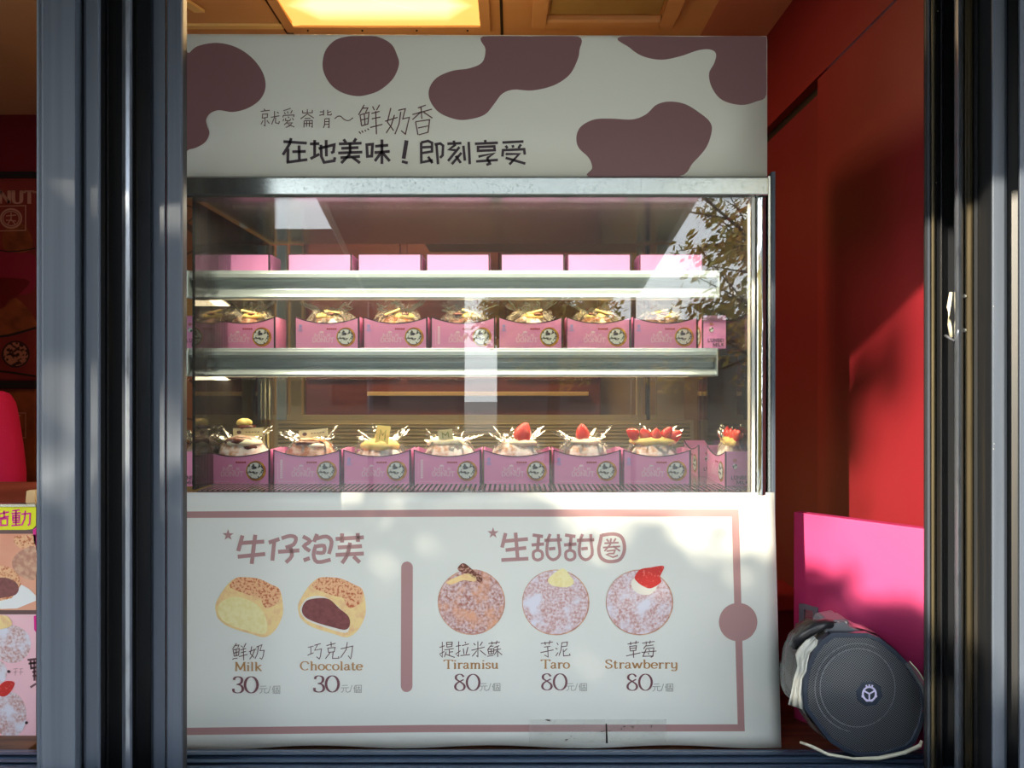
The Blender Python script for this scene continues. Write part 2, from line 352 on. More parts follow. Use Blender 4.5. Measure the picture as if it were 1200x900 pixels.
GL = {
 'M': (1.05, [[(.13,0),(.16,1)],[(.16,1),(.52,.1)],[(.52,.1),(.88,1)],[(.88,1),(.91,0)],SF(.13,0),SF(.91,0,.13),SF(.12,1,.08),SF(.94,1,.08)]),
 'i': (.36, [[(.18,.66),(.18,0)],SF(.18,0),[(.06,.65),(.18,.65)],[(.18,.84),(.18,.97)]]),
 'l': (.36, [[(.18,1),(.18,0)],SF(.18,0),[(.06,1),(.18,1)]]),
 'k': (.7, [[(.18,1),(.18,0)],SF(.18,0),[(.06,1),(.18,1)],[(.55,.64),(.22,.32)],[(.3,.42),(.6,0)],SF(.58,.65,.09),SF(.62,0,.07)]),
 'C': (.85, [arc(.45,.5,.38,.5,45,315,18),[(.73,.85),(.74,.7)]]),
 'h': (.72, [[(.18,1),(.18,0)],SF(.18,0),SF(.55,0),[(.06,1),(.18,1)],[(.18,.45),(.3,.62),(.45,.64),(.55,.5),(.55,0)]]),
 'o': (.66, [arc(.33,.33,.26,.33,0,360,16)]),
 'c': (.6, [arc(.33,.33,.26,.33,50,310,14),[(.5,.55),(.51,.48)]]),
 'a': (.62, [[(.1,.52),(.22,.65),(.38,.63),(.44,.5),(.44,.1),(.58,.01)],[(.44,.38),(.2,.32),(.09,.16),(.2,0),(.36,.04),(.44,.14)]]),
 't': (.46, [[(.2,.88),(.2,.12),(.3,.0),(.42,.07)],[(.04,.64),(.4,.64)]]),
 'e': (.6, [[(.09,.36),(.54,.36),(.5,.56),(.33,.66),(.13,.56),(.07,.32),(.14,.08),(.34,0),(.54,.12)]]),
 'T': (.84, [[(.42,1),(.42,0)],SF(.42,0,.14),[(.04,1),(.8,1)],[(.04,1),(.04,.84)],[(.8,1),(.8,.84)]]),
 'r': (.52, [[(.18,.66),(.18,0)],SF(.18,0),[(.06,.65),(.18,.65)],[(.18,.42),(.28,.62),(.44,.62),(.45,.54)]]),
 'm': (1.05, [[(.18,.66),(.18,0)],SF(.18,0),SF(.52,0),SF(.86,0),[(.06,.65),(.18,.65)],[(.18,.45),(.3,.63),(.45,.62),(.52,.48),(.52,0)],[(.52,.45),(.64,.63),(.79,.62),(.86,.48),(.86,0)]]),
 's': (.52, [[(.43,.5),(.4,.62),(.25,.66),(.1,.56),(.14,.42),(.36,.28),(.43,.14),(.3,0),(.12,.04),(.07,.16)]]),
 'S': (.66, [[(.55,.76),(.5,.94),(.32,1),(.12,.88),(.12,.68),(.3,.55),(.5,.42),(.58,.24),(.46,.05),(.25,0),(.1,.1),(.07,.28)]]),
 'u': (.7, [[(.16,.66),(.16,.16),(.26,.02),(.42,.05),(.52,.2)],[(.52,.66),(.52,0)],SF(.58,0,.07),SF(.12,.65,.07),SF(.48,.65,.07)]),
 'w': (.92, [[(.08,.66),(.28,0)],[(.28,0),(.46,.62)],[(.46,.62),(.64,0)],[(.64,0),(.84,.66)],SF(.08,.65,.08),SF(.84,.65,.08)]),
 'b': (.68, [[(.16,1),(.16,.02)],[(.05,1),(.16,1)],[(.16,.45),(.3,.65),(.5,.6),(.59,.33),(.5,.06),(.3,0),(.16,.12)]]),
 'y': (.7, [[(.16,.66),(.16,.2),(.26,.05),(.42,.08),(.54,.22)],[(.54,.66),(.54,-.1),(.4,-.28),(.2,-.26),(.16,-.16)],SF(.12,.65,.07),SF(.5,.65,.07)]),
 '3': (.68, [[(.1,.8),(.16,.94),(.33,1),(.52,.93),(.57,.76),(.48,.58),(.26,.52)],[(.26,.52),(.48,.48),(.6,.32),(.6,.16),(.48,.03),(.28,0),(.1,.08),(.07,.26)]]),
 '8': (.68, [[(.56,.84),(.45,.97),(.3,1),(.13,.9),(.12,.72),(.26,.6),(.48,.45),(.6,.3),(.58,.12),(.44,.01),(.25,.01),(.1,.12),(.08,.3),(.2,.47),(.42,.6),(.56,.68)]]),
 '0': (.84, [arc(.42,.5,.36,.5,0,360,24)]),
 'N': (.95, [[(.15,0),(.15,1)],[(.15,1),(.8,0)],[(.8,0),(.8,1)],SF(.15,0),SF(.12,1,.1),SF(.8,1)]),
 'U': (.9, [[(.16,1),(.16,.3),(.28,.04),(.5,0),(.68,.08),(.74,.3),(.74,1)],SF(.16,1,.14),SF(.74,1,.11)]),
 'D': (.85, [[(.16,0),(.16,1)],[(.16,1),(.45,1),(.7,.8),(.75,.5),(.7,.2),(.45,0),(.16,0)]]),
 'O': (.9, [arc(.45,.5,.36,.5,0,360,20)]),
 'L': (.7, [[(.15,1),(.15,0),(.62,0)]]), 'B': (.75, [[(.15,0),(.15,1),(.5,1),(.6,.76),(.48,.53),(.15,.53)],[(.48,.53),(.65,.28),(.5,0),(.15,0)]]),
 'E': (.68, [[(.6,1),(.15,1),(.15,0),(.6,0)],[(.15,.52),(.52,.52)]]), 'I': (.35, [[(.17,0),(.17,1)]]),
 'K': (.75, [[(.15,0),(.15,1)],[(.62,1),(.17,.45)],[(.3,.58),(.65,0)]]), ' ': (.4, []),
}
def word(mb, text, x, y, h, wd, mapf, thin=None, fit=None, k=2):
    """x,y = lower left in page px, h cap height, fit = total width"""
    tot = sum(GL[c][0] for c in text); sx = (fit/tot) if fit else h
    for c in text:
        a, st = GL[c]
        for s in st: ribbon(mb, [(x+p[0]*sx, y-p[1]*h) for p in s], wd, mapf, thin=thin, k=k if len(s) > 2 and len(s) < 17 else 1)
        x += a*sx
def spoly(mb, pts, mapf, k=4, sm=True):
    q = closed_smooth(pts, k) if sm else pts
    mb.poly([mapf(*p) for p in q])

# ------------------------------------------------------------ big structure: shop shell, window frame, outdoors
CZ = 2.491; BY = 2.73; KZ = (CZ-1.5)/.95
struct('ceiling', MB().box(-2.4, X_(832, 2.0), 1.16, BY, CZ, CZ+.04), M['ceil'])
struct('trim_1', MB().box(X_(832, 2.0), .725, 1.16, BY, CZ, CZ+.04), M['ceilred'])['label'] = 'reddish ceiling strip against the red side wall'
struct('wall_back', MB().box(-2.4, .77, BY, BY+.04, 0, CZ), M['olive'])
struct('wall_left', MB().box(-2.44, -2.4, 1.16, BY+.04, 0, CZ), M['red'])
struct('floor', MB().box(-2.4, .75, 1.16, BY, 0, .03), M['pave'])
struct('trim_4', MB().box(-2.4, X_(200, BY), BY-.008, BY-.0005, 0, CZ), M['redfar'])['label'] = 'dark red panelling on the left of the back wall'
# right wall: header, near sliding panel, recessed far panel, black slit
WX = .725
wr = empty('wall_right'); wr['kind'] = 'structure'
slit = lambda Y: 1.5+ (.0) 
zs1 = Z_(147, WX*F/300)      # slit height at far end
MB().box(WX, WX+.03, 1.16, BY, zs1-.004, CZ).build('header_panel', M['red'], wr)
MB().box(WX+.002, WX+.03, 1.16, X_(957, 1)*0+WX*F/357, 0, zs1-.008).build('near_panel', M['red'], wr, bevel=.001)
MB().box(WX+.012, WX+.03, WX*F/357, BY, 0, zs1-.035).build('far_panel', M['redfar'], wr)
MB().box(WX+.024, WX+.03, WX*F/357, BY, zs1-.036, zs1-.003).build('black_slit', M['blackslit'], wr)
# front wall around the opening
wf = empty('wall_front'); wf['kind'] = 'structure'
MB().box(-2.44, 1.9, 1.06, 1.16, 0, .80).build('lower_panel', M['framedk'], wf)
MB().box(-2.44, 1.9, 1.06, 1.16, 2.36, 2.7).build('upper_panel', M['framedk'], wf)
MB().box(-2.6, -1.75, 1.04, 1.16, .8, 2.36).build('left_panel', M['framedk'], wf)
MB().box(X_(1232, 1.02), 1.9, 1.02, 1.16, .8, 2.36).build('right_panel', M['framedk'], wf)

win = empty('window_1'); win['kind'] = 'structure'
def profile(name, pts, m, z0=.78, z1=2.38, back=1.155, bev=.0008, label=None):
    a = [(X_(p, y), y) for p, y in pts]
    a += [(X_(pts[-1][0], back), back), (X_(pts[0][0], back), back)]
    mb = MB().prism([(x, y, z0) for x, y in a], (0, 0, z1-z0))
    o = mb.build(name, m, win, bevel=bev)
    if label: o['label'] = label
    return o
profile('mullion_face', [(43, 1.032), (45, 1.029), (48, 1.031), (50, 1.028), (88, 1.028), (89.5, 1.032), (98, 1.058)], M['frame'])
profile('mullion_rib', [(98, 1.047), (101, 1.043), (115, 1.043), (118, 1.047)], M['frame'])
profile('track_channel', [(117.5, 1.09), (124, 1.092), (125, 1.083), (126.5, 1.083), (127.5, 1.10), (143.5, 1.102)], M['framedk'])
profile('track_rib', [(143, 1.062), (147, 1.054), (152, 1.054), (155, 1.06)], M['pole'])
profile('track_channel', [(155, 1.11), (160, 1.125), (177, 1.128)], M['framedk'])
profile('sash_stile', [(177, 1.10), (180, 1.088), (193, 1.084), (194.6, 1.089)], M['frame'])
profile('sash_stile', [(195, 1.087), (196.5, 1.083), (212, 1.083), (214.5, 1.088)], M['frame'])
profile('rubber_gasket', [(214, 1.10), (216, 1.11), (219, 1.15)], M['rubber'])
profile('rubber_gasket', [(1082.5, 1.15), (1083.5, 1.13), (1086, 1.126)], M['rubber'])
profile('seal_strip', [(1086, 1.13), (1087.5, 1.123), (1090, 1.124), (1091, 1.128)], M['frame'])
profile('seal_strip', [(1091, 1.125), (1092, 1.118), (1095, 1.118), (1097, 1.128)], M['gold'])['label'] = 'grimy brass coloured seal strip'
profile('track_channel', [(1097, 1.13), (1102, 1.132), (1102.6, 1.12), (1104.2, 1.12), (1104.8, 1.15), (1118, 1.15)], M['framedk'])
profile('track_rib', [(1118, 1.085), (1119.5, 1.068), (1123, 1.060), (1127, 1.066), (1129, 1.085)], M['pole'])
profile('seal_strip', [(1128.5, 1.10), (1131, 1.092), (1136, 1.092), (1138, 1.088), (1140, 1.09), (1141, 1.10)], M['gold'])
profile('jamb_channel', [(1141, 1.085), (1146, 1.08), (1147, 1.075), (1162, 1.034)], M['framedk'])
profile('jamb_rib', [(1162, 1.033), (1163.5, 1.03), (1177, 1.03), (1180, 1.036)], M['frame'])
profile('jamb_channel', [(1180, 1.07), (1193.5, 1.062)], M['framedk'])
profile('jamb_face', [(1193.5, 1.02), (1195, 1.014), (1240, 1.014)], M['frame'])
# sill rails : profile in (Y,z), extruded along X
sp_ = [(880, 1.215), (881.5, 1.195), (884.5, 1.188), (885, 1.20), (889, 1.20), (889.8, 1.172), (893.5, 1.165), (894, 1.18), (897, 1.18), (897.8, 1.14), (903, 1.13), (906, 1.02), (912, 1.01)]
pr = [(-2.4, y, Z_(p, y)) for p, y in sp_]+[(-2.4, 1.01, .80), (-2.4, 1.22, .80), (-2.4, 1.22, Z_(880, 1.215))]
MB().prism(pr, (X_(1240, 1.014)+2.4, 0, 0)).build('sill_rail', mat('sill_blue_aluminium', srgb(74, 92, 116), .3, .55, bump=(200, .05, .0004, (.03, 1, 1))), win, bevel=.0006)
# little fittings on the right jamb
MB().tube([P(1114.5, 343, 1.10), P(1111.8, 360, 1.094), P(1112.6, 380, 1.096), P(1115, 395, 1.10)], .0026, 8).build('pull_handle', mat('cream_plastic', srgb(222, 216, 190), .4), win, smooth=True)['label'] = 'cream curved pull handle'
MB().tube([P(1107.5, 393, 1.085), P(1113, 396.5, 1.078), P(1119, 399, 1.07), P(1122.5, 392, 1.062), P(1123, 386, 1.06)], .0018, 6).build('hook', M['pole'], win, smooth=True)
for yy in (347, 387): MB().ball(P(1130, yy, 1.09), .003, 10, 6).build('screw_cap', M['white'], win, smooth=True)
for (x, y) in ((1164, 359), (1164.5, 520), (1164, 526), (1099, 13), (1097, 214), (1131, 64)): MB().ball(P(x, y, 1.031 if x > 1150 else 1.12), .0012, 8, 5).build('rivet', M['white'] if x > 1150 else M['gold'], win, smooth=True)

# counter
CT = .862
ct = MB().box(-2.3, .71, 1.225, 1.86, CT-.04, CT).build('counter', M['wood'], bevel=.002); tag(ct, 'brown wooden counter under the display case and loudspeaker', 'counter')
cb = MB().box(-2.3, .70, 1.30, 1.82, .03, CT-.041).build('counter_cabinet', M['brownp'], bevel=.003); tag(cb, 'red-brown cabinet carrying the wooden counter', 'cabinet')

# ceiling fittings
lt = thing('ceiling_light', 'glowing rectangular ceiling light with warm diffuser above the cow-print sign', 'lamp', ((X_(340, 1.93*KZ)+X_(565, 1.93*KZ))/2, 1.915, CZ))
cx0, cx1, cy = X_(345, 2.02)-lt.location.x, X_(562, 2.02)-lt.location.x, 1.83
r_ = closed_smooth([(cx0, -.13), (cx0+.02, -.145), (cx1-.02, -.145), (cx1, -.13), (cx1, .09), (cx1-.02, .105), (cx0+.02, .105), (cx0, .09)], 3)
MB().prism([(a, b, -.012) for a, b in r_], (0, 0, .012)).build('diffuser', M['lamp'], lt, bevel=.004)
fr = MB()
for a in ((cx0-.03, cx0-.004, -.18, .14), (cx1+.004, cx1+.03, -.18, .14), (cx0-.004, cx1+.004, .109, .14), (cx0-.004, cx1+.004, -.18, -.149)): fr.box(a[0], a[1], a[2], a[3], -.016, -.002)
fr.build('frame', M['ceil'], lt, bevel=.002)
for a in (-.22, -.07, .08, .22): MB().ball((a, .124, -.017), .003, 8, 5).build('screw', M['blackslit'], lt)
al = bpy.data.lights.new('ceiling_light_glow', 'AREA'); al.shape = 'RECTANGLE'; al.size = .5; al.size_y = .22; al.energy = 7; al.color = (1, .66, .30)
ao = bpy.data.objects.new('ceiling_light_glow', al); C.objects.link(ao); ao.location = (0, 0, -.03); ao.parent = lt
# ceiling joints, rails, roof hatch
for i, (a, b) in enumerate(((326, 333), (584, 586))):
    o = MB().box(X_(a+4, 2.03)-.004, X_(b+4, 2.03)-.001, 1.2, BY, CZ-.003, CZ).build('trim_%d' % (i+2), M['blackslit'] if i else mat('joint_strip', srgb(60, 34, 20), .5)); o['kind'] = 'structure'
cr = thing('ceiling_rail', 'pale long ceiling rail at the upper left beside the ceiling light', 'rail')
zc = CZ-.008; yr = (CZ-1.5)*F/(450-29)
MB().box(X_(150, yr), X_(332, yr), yr-.012, yr+.012, zc, CZ).build('long_bar', M['paper'], cr, bevel=.003)
MB().prism([P(228, 15, 1.87*KZ)-Vector((0,0,.0)), P(240, 15, 1.87*KZ), P(214, -2, 1.80*KZ), P(202, -2, 1.80*KZ)], (0, 0, .008)).build('short_bar', M['paper'], cr)
rh = thing('roof_hatch', 'square framed roof hatch panel in the ceiling right of the light', 'hatch')
hx0, hx1 = X_(622, 2.02), X_(790, 2.02)
fr = MB()
for a in ((hx0, hx0+.04, 1.6, 2.02), (hx1-.04, hx1, 1.6, 2.02), (hx0+.04, hx1-.04, 1.98, 2.02), (hx0+.04, hx1-.04, 1.6, 1.64)): fr.box(a[0], a[1], a[2], a[3], CZ-.022, CZ)
fr.build('frame', M['ceil'], rh, bevel=.006)
MB().box(hx0+.05, hx1-.05, 1.65, 1.97, CZ-.008, CZ).build('panel', M['olive'], rh, bevel=.003)

# back wall contents seen through the display case
bc = thing('back_cabinet', 'red-brown wall cabinet seen through the display case', 'cabinet')
x0, x1 = X_(358, BY-.06), X_(704, BY-.06); zt, zb = Z_(230, BY), Z_(494, BY-.06)
MB().box(x0, x1, BY-.06, BY, zb, zt+.25).build('body', M['brownp'], bc, bevel=.004)
for i in range(3):
    a = x0+(x1-x0)*i/3+.012; b = x0+(x1-x0)*(i+1)/3-.012
    MB().box(a, b, BY-.075, BY-.0605, zb+.15, zt+.2).build('door', M['brownp'], bc, bevel=.004)
MB().box(X_(430, BY-.1), X_(690, BY-.1), BY-.1, BY-.061, Z_(464, BY-.1), Z_(459, BY-.1)).build('shelf_edge', M['paper'], bc, bevel=.002)['label'] = 'pale lit shelf edge'
bb = thing('wall_cupboard', 'tan cupboard with framed door behind the left of the display case', 'cupboard')
x0, x1 = X_(272, BY-.05), X_(356, BY-.05)
MB().box(x0, x1, BY-.05, BY, 1.84, 2.42).build('body', mat('tan_cupboard', srgb(150, 98, 62), .5), bb, bevel=.003)
MB().box(x0+.05, x1-.05, BY-.062, BY-.0505, 1.9, 2.36).build('door', mat('tan_cupboard_door', srgb(160, 104, 62), .5), bb, bevel=.006)
rk = thing('slip_rack', 'row of warm paper slips hanging on the back wall above the top shelf', 'paper rack')
MB().box(X_(520, BY-.04), X_(770, BY-.04), BY-.1, BY-.085, Z_(242, BY), Z_(238, BY)).build('rail', M['beige'], rk, bevel=.002)
for i in range(13):
    px = 530+i*18+random.uniform(-4, 4); wdx = random.uniform(7, 17); hh = random.uniform(14, 46); t = random.uniform(-5, 5)
    y = BY-.105-random.uniform(0, .02)
    MB().poly([P(px, 240, y), P(px+wdx, 241, y), P(px+wdx+t, 240+hh, y-.01), P(px+wdx/2+t, 246+hh, y-.02), P(px+t, 238+hh, y-.01)]).build('paper_slip', M['paper'], rk, solid=.0008)
bxs = thing('back_box', 'pale yellow carton on the back cabinet behind the top shelf', 'box')
MB().box(X_(523, 2.45), X_(555, 2.45), 2.40, 2.5, Z_(286, 2.45), Z_(258, 2.45)).build('carton', M['paper'], bxs, bevel=.004)
MB().box(X_(523, 2.45)-.004, X_(555, 2.45)+.004, 2.395, 2.505, Z_(260, 2.45), Z_(256, 2.45)).build('lid', M['paper'], bxs, bevel=.002)
wb = tag(MB().box(X_(500, 2.45), X_(800, 2.45), 2.36, 2.54, Z_(290, 2.45), Z_(286.5, 2.45)).build('wall_shelf', M['beige'], bevel=.002), 'thin tan wall shelf above the back cabinet', 'shelf')

# posters on the back wall, left opening
ps = BY-.012
def pmap(Y): return lambda x, y: P(x, y, Y)
p1 = thing('donut_poster', 'dark red framed poster lettered NUT on the wall at far left', 'poster')
MB().box(X_(-160, ps), X_(41, ps), ps, BY, Z_(444, ps), Z_(209, ps)).build('sheet', M['posterred'], p1)
MB().box(X_(-164, ps), X_(42.5, ps), ps-.012, BY, Z_(209, ps), Z_(202, ps)).build('frame_bar', M['blackslit'], p1)
MB().box(X_(-164, ps), X_(42.5, ps), ps-.012, BY, Z_(455, ps), Z_(446, ps)).build('frame_bar', M['blackslit'], p1)
e = ps-.002; mb = MB(); mb.flat = 1; mf = pmap(e)
word(mb, 'NUT', -2, 238, 14, 4.4, mf, thin=1.6, fit=43); word(mb, 'DO', -32, 238, 14, 4.4, mf, thin=1.6, fit=28)
mb.build('lettering', M['postertx'], p1)
mb = MB(); ribbon(mb, [(-18, 242), (30, 241), (30, 270), (-18, 271), (-18, 242)], 1.1, mf)
for rr in (8.5, 11): ribbon(mb, arc(13, 256, rr+1, rr, 0, 360, 24), 2.2 if rr > 9 else 1.2, mf)
ribbon(mb, [(7, 253), (19, 252)], 1.3, mf); ribbon(mb, [(7, 258), (19, 259)], 1.3, mf); ribbon(mb, [(13, 249), (13, 256), (9, 263)], 1.3, mf); ribbon(mb, [(13, 257), (18, 263)], 1.3, mf)
mb.build('crest', M['postertx'], p1)
mb = MB(); spoly(mb, [(-60, 300), (-20, 288), (15, 296), (41, 300), (41, 335), (30, 345), (0, 340), (-50, 330)], pmap(ps-.0012)); mb.build('donut_print', M['posterpk'], p1)
mb = MB(); spoly(mb, [(-60, 330), (30, 327), (22, 345), (10, 352), (0, 362), (-50, 366)], pmap(ps-.0018)); mb.build('donut_print', mat('deep_red_print', srgb(110, 18, 20), .5), p1)
mb = MB(); spoly(mb, [(-50, 365), (5, 355), (20, 350), (40, 372), (40, 385), (10, 392), (-40, 395)], pmap(ps-.0016)); mb.build('donut_print', M['posterbr'], p1)
mb = MB(); spoly(mb, [(5, 270), (25, 262), (36, 275), (38, 290), (25, 296), (5, 292)], pmap(ps-.0014)); mb.build('donut_print', M['posterbr'], p1)
for L_, w_ in (([(-20, 396), (10, 393), (42, 384)], 2.6), ([(-20, 433), (10, 436), (42, 441)], 2.2), ([(-20, 288), (10, 295), (42, 291)], 1.4), (arc(18.5, 415, 15.5, 15, 0, 360, 26), 1.6)):
    mb = MB(); ribbon(mb, L_, w_, mf, k=3 if len(L_) < 5 else 1); mb.build('black_line', M['blackslit'], p1)
mb = MB(); spoly(mb, arc(18.5, 415, 14.5, 14, 0, 345, 20), pmap(ps-.001), sm=False); mb.build('disc_print', mat('cow_badge_print', srgb(172, 110, 90), .5, noise_=(75, srgb(40, 14, 14), .5, .55, 3)), p1)
p2 = thing('donut_poster', 'orange-brown poster lettered S with a boxed character behind the pink sleeve', 'poster')
MB().box(X_(-160, ps), X_(41, ps), ps, BY, Z_(600, ps), Z_(456, ps)).build('sheet', M['posterbr'], p2)
mb = MB(); mb.flat = 1; word(mb, 'S', 0, 482, 15, 4.4, mf, thin=2.5, fit=12); mb.build('lettering', mat('pale_poster_lettering', srgb(214, 190, 170), .5), p2)
mb = MB(); ribbon(mb, [(-18, 484), (30, 484), (30, 513), (-18, 513), (-18, 484)], 1.0, mf); trace(mb, [[(40,228),(145,222)],[(85,210),(95,265)],[(60,250),(135,245)],[(75,275),(140,270)],[(95,265),(60,300)],[(80,300),(140,305)],[(100,275),(100,340)],[(70,330),(140,325)]], 0, 450, 6, 2, mf); mb.build('crest', M['postertx'], p2)
p3 = thing('ring_mural', 'tan poster with big brown ring drawings behind the left end of the case', 'poster')
MB().box(X_(218, ps), X_(306, ps), ps, BY, Z_(560, ps), Z_(436, ps)).build('sheet', mat('tan_mural', srgb(158, 104, 62), .5, noise_=(6, srgb(140, 84, 46), .3, .7)), p3)
mb = MB()
for c, r, wdd in (((228, 470), 40, 3), ((236, 470), 52, 2), ((278, 455), 8, 4), ((215, 520), 30, 2), ((290, 505), 16, 2)): ribbon(mb, arc(c[0], c[1], r, r, 0, 360, 30), wdd, mf)
ribbon(mb, [(222, 445), (262, 478)], 3, mf); ribbon(mb, [(262, 478), (290, 440)], 2, mf)
mb.build('ring_print', mat('brown_mural_line', srgb(92, 56, 34), .5), p3)
p4 = thing('ring_mural', 'brown poster with a spoked wheel drawing at the upper left behind glass', 'poster')
MB().box(X_(200, ps), X_(268, ps), ps, BY, Z_(330, ps), Z_(225, ps)).build('sheet', mat('brown_mural', srgb(128, 84, 50), .5), p4)
mb = MB()
ribbon(mb, arc(236, 247, 24, 22, 0, 360, 30), 4, mf)
for a in (20, 80, 140): ribbon(mb, [(236-20*math.cos(math.radians(a)), 247-20*math.sin(math.radians(a))), (236+20*math.cos(math.radians(a)), 247+20*math.sin(math.radians(a)))], 2, mf)
ribbon(mb, [(215, 262), (266, 304)], 5, mf); ribbon(mb, [(215, 300), (235, 292), (245, 312)], 2.5, mf, k=3)
mb.build('wheel_print', mat('dark_mural_line', srgb(72, 46, 30), .5), p4)

# ------------------------------------------------------------ display case
GY = 1.30
XL, XR = X_(214, GY), X_(905, GY)
DK = 1.311       # deck height
case = thing('display_case', 'glass-fronted pastry display case with steel shelves behind the window', 'display case')
bY = 1.76
MB().box(XL+.01, XR-.012, GY+.012, bY, CT, DK-.012).build('cabinet_body', M['white'], case, bevel=.003)
MB().box(XL, XR-.006, GY-.001, GY+.014, DK-.016, DK-.0045).build('bottom_rail', M['steel'], case, bevel=.001)
MB().box(XL+.01, XR-.02, GY+.10, bY-.03, DK-.012, DK).build('deck', M['steel'], case)
g = MB(); n = 108
for i in range(n):
    a = XL+.02+(XR-XL-.05)*i/n; g.box(a, a+(XR-XL-.05)/n*.56, GY+.018, GY+.0995, DK-.003, DK)
o = g.build('vent_grille', mat('grille_bar', srgb(205, 190, 196), .18, .9), case); o['kind'] = 'stuff'
MB().box(XL+.01, XR-.02, GY+.012, GY+.0995, DK-.012, DK-.006).build('vent_tray', M['blackslit'], case)
MB().box(XL+.006, X_(880, GY), GY-.003, GY+.003, Z_(576, GY), Z_(230, GY)).build('front_glass', M['glass'], case)
# top: steel band and sign box
pb = [(GY-.004, Z_(232, GY)), (GY-.012, Z_(230, GY)), (GY-.012, Z_(210, GY)), (GY-.006, Z_(207.5, GY)), (GY+.03, Z_(207.5, GY)), (GY+.03, Z_(232, GY))]
MB().prism([(XL, y, z) for y, z in pb], (X_(898, GY)-XL, 0, 0)).build('steel_band', M['band'], case, bevel=.0015)
MB().box(XL, X_(899, GY), GY+.004, bY, Z_(207, GY), Z_(44, GY)).build('sign_box', M['white'], case, bevel=.008)
MB().box(XL+.004, X_(898, GY), GY+.031, bY, Z_(228, GY), Z_(207.5, GY)).build('case_roof', M['steel'], case)
# right corner post : chrome + dark outer strip
MB().box(X_(880, GY), X_(884, GY), GY-.005, GY+.02, DK-.006, Z_(232, GY)).build('glass_edge_strip', M['white'], case, bevel=.001)
xs = [(X_(884, GY), GY), (X_(886, GY), GY-.006), (X_(891, GY), GY-.010), (X_(896, GY), GY-.006), (X_(899, GY), GY+.002), (X_(899, GY), GY+.02), (X_(884, GY), GY+.02)]
MB().prism([(x, y, DK-.006) for x, y in xs], (0, 0, Z_(232, GY)-DK+.006)).build('chrome_post', M['chrome'], case, bevel=.0012)
MB().box(X_(899.5, GY), X_(902, GY), GY-.004, GY+.02, DK-.006, Z_(207, GY)).build('post_edge', M['steel'], case)
MB().box(X_(903, GY), X_(907.5, GY), GY-.006, GY+.012, Z_(655, GY), Z_(202, GY)).build('side_rail', M['frame'], case, bevel=.001)['label'] = 'blue-grey side rail'
MB().box(XR-.022, XR-.017, GY+.021, bY-.02, DK, Z_(232, GY)).build('side_glass', M['sideglass'], case)
MB().box(XL+.008, XL+.013, GY+.021, bY-.02, DK, Z_(232, GY)).build('side_glass', M['sideglass'], case)
# rear: louvred panel, door frames
z1 = Z_(492, bY)
MB().box(XL+.02, XR-.03, bY-.02, bY, DK, z1).build('rear_panel', M['beige'], case)
lv = MB()
for i in range(11):
    z = DK+.006+i*(z1-DK-.01)/11; lv.add([(XL+.03, bY-.0205, z), (XR-.04, bY-.0205, z), (XR-.04, bY-.028, z+.0035), (XL+.03, bY-.028, z+.0035), (XL+.03, bY-.0205, z+.005), (XR-.04, bY-.0205, z+.005)], [(0, 1, 2, 3), (3, 2, 5, 4)])
lv.build('louvre_slats', M['beige'], case)['kind'] = 'stuff'
for a, b, mm in ((312, 322, 'beige'), (327, 338, 'shelfm'), (343, 356, 'beige'), (745, 752, 'beige'), (756, 760, 'framedk'), (768, 800, 'beige')):
    MB().box(X_(a, bY), X_(b, bY), bY-.018, bY, z1+.0005, Z_(232, GY)).build('rear_door_stile', M[mm], case, bevel=.001)
MB().box(X_(308, bY), X_(800, bY), bY-.016, bY-.003, z1+.001, z1+.012).build('rear_door_track', M['beige'], case)
# perforated upright at rear left
MB().box(X_(281, 1.6), X_(290, 1.6), 1.60, 1.606, DK, Z_(232, GY)).build('shelf_upright', M['shelfm'], case)
h = MB()
for i in range(44): h.box(X_(284.2, 1.599), X_(286.3, 1.599), 1.5985, 1.5995, DK+.01+i*.0105, DK+.0155+i*.0105)
h.build('upright_slots', M['blackslit'], case)['kind'] = 'stuff'
# shelves
SY = 1.42
def shelf(pt, zsurf, x1p, power):
    x0, x1 = X_(222, SY), X_(x1p, SY)
    sh = MB().box(x0+.004, x1-.004, SY+.004, 1.72, zsurf-.004, zsurf).build('shelf', M['shelfm'], case)
    prof = [(SY, pt), (SY-.001, pt+3.2), (SY-.0035, pt+3.4), (SY-.0035, pt+8.5), (SY-.001, pt+9), (SY, pt+11), (SY+.012, pt+12), (SY+.015, pt+16), (SY+.011, pt+22), (SY, pt+27.5), (SY-.004, pt+31), (SY-.003, pt+33), (SY+.02, pt+33.5), (SY+.02, pt)]
    a = [(x0, y, Z_(p, SY)) for y, p in prof]
    MB().prism(a, (x1-x0, 0, 0)).build('front_lip', M['shelfm'], sh, bevel=.0006)
    for xx in (x0-.003, x1): MB().box(xx, xx+.003, SY-.006, SY+.1, Z_(pt+33, SY), Z_(pt, SY)).build('end_cap', M['shelfm'], sh, bevel=.002)
    MB().box(x0+.03, x1-.03, SY+.03, SY+.055, Z_(pt+31, SY), Z_(pt+26, SY)).build('light_strip', M['ledglow'], sh)
    l = bpy.data.lights.new('shelf_lamp', 'AREA'); l.shape = 'RECTANGLE'; l.size = x1-x0-.08; l.size_y = .04; l.energy = power; l.color = (1, .78, .48)
    lo = bpy.data.objects.new('shelf_lamp', l); C.objects.link(lo); lo.location = ((x0+x1)/2, SY+.05, Z_(pt+31, SY)-.006); lo.rotation_euler = (math.radians(-12), 0, 0); lo.parent = sh
    for q in range(2):
        xx = x0+.05 if q == 0 else x1-.05
        MB().box(xx-.004, xx+.004, 1.46, 1.72, zsurf-.02, zsurf-.0045).build('bracket', M['shelfm'], sh)
    return sh
ZM, ZT = 1.569, 1.7185
shelf(317, ZT, 841, .7); shelf(408, ZM, 839, 1.3)
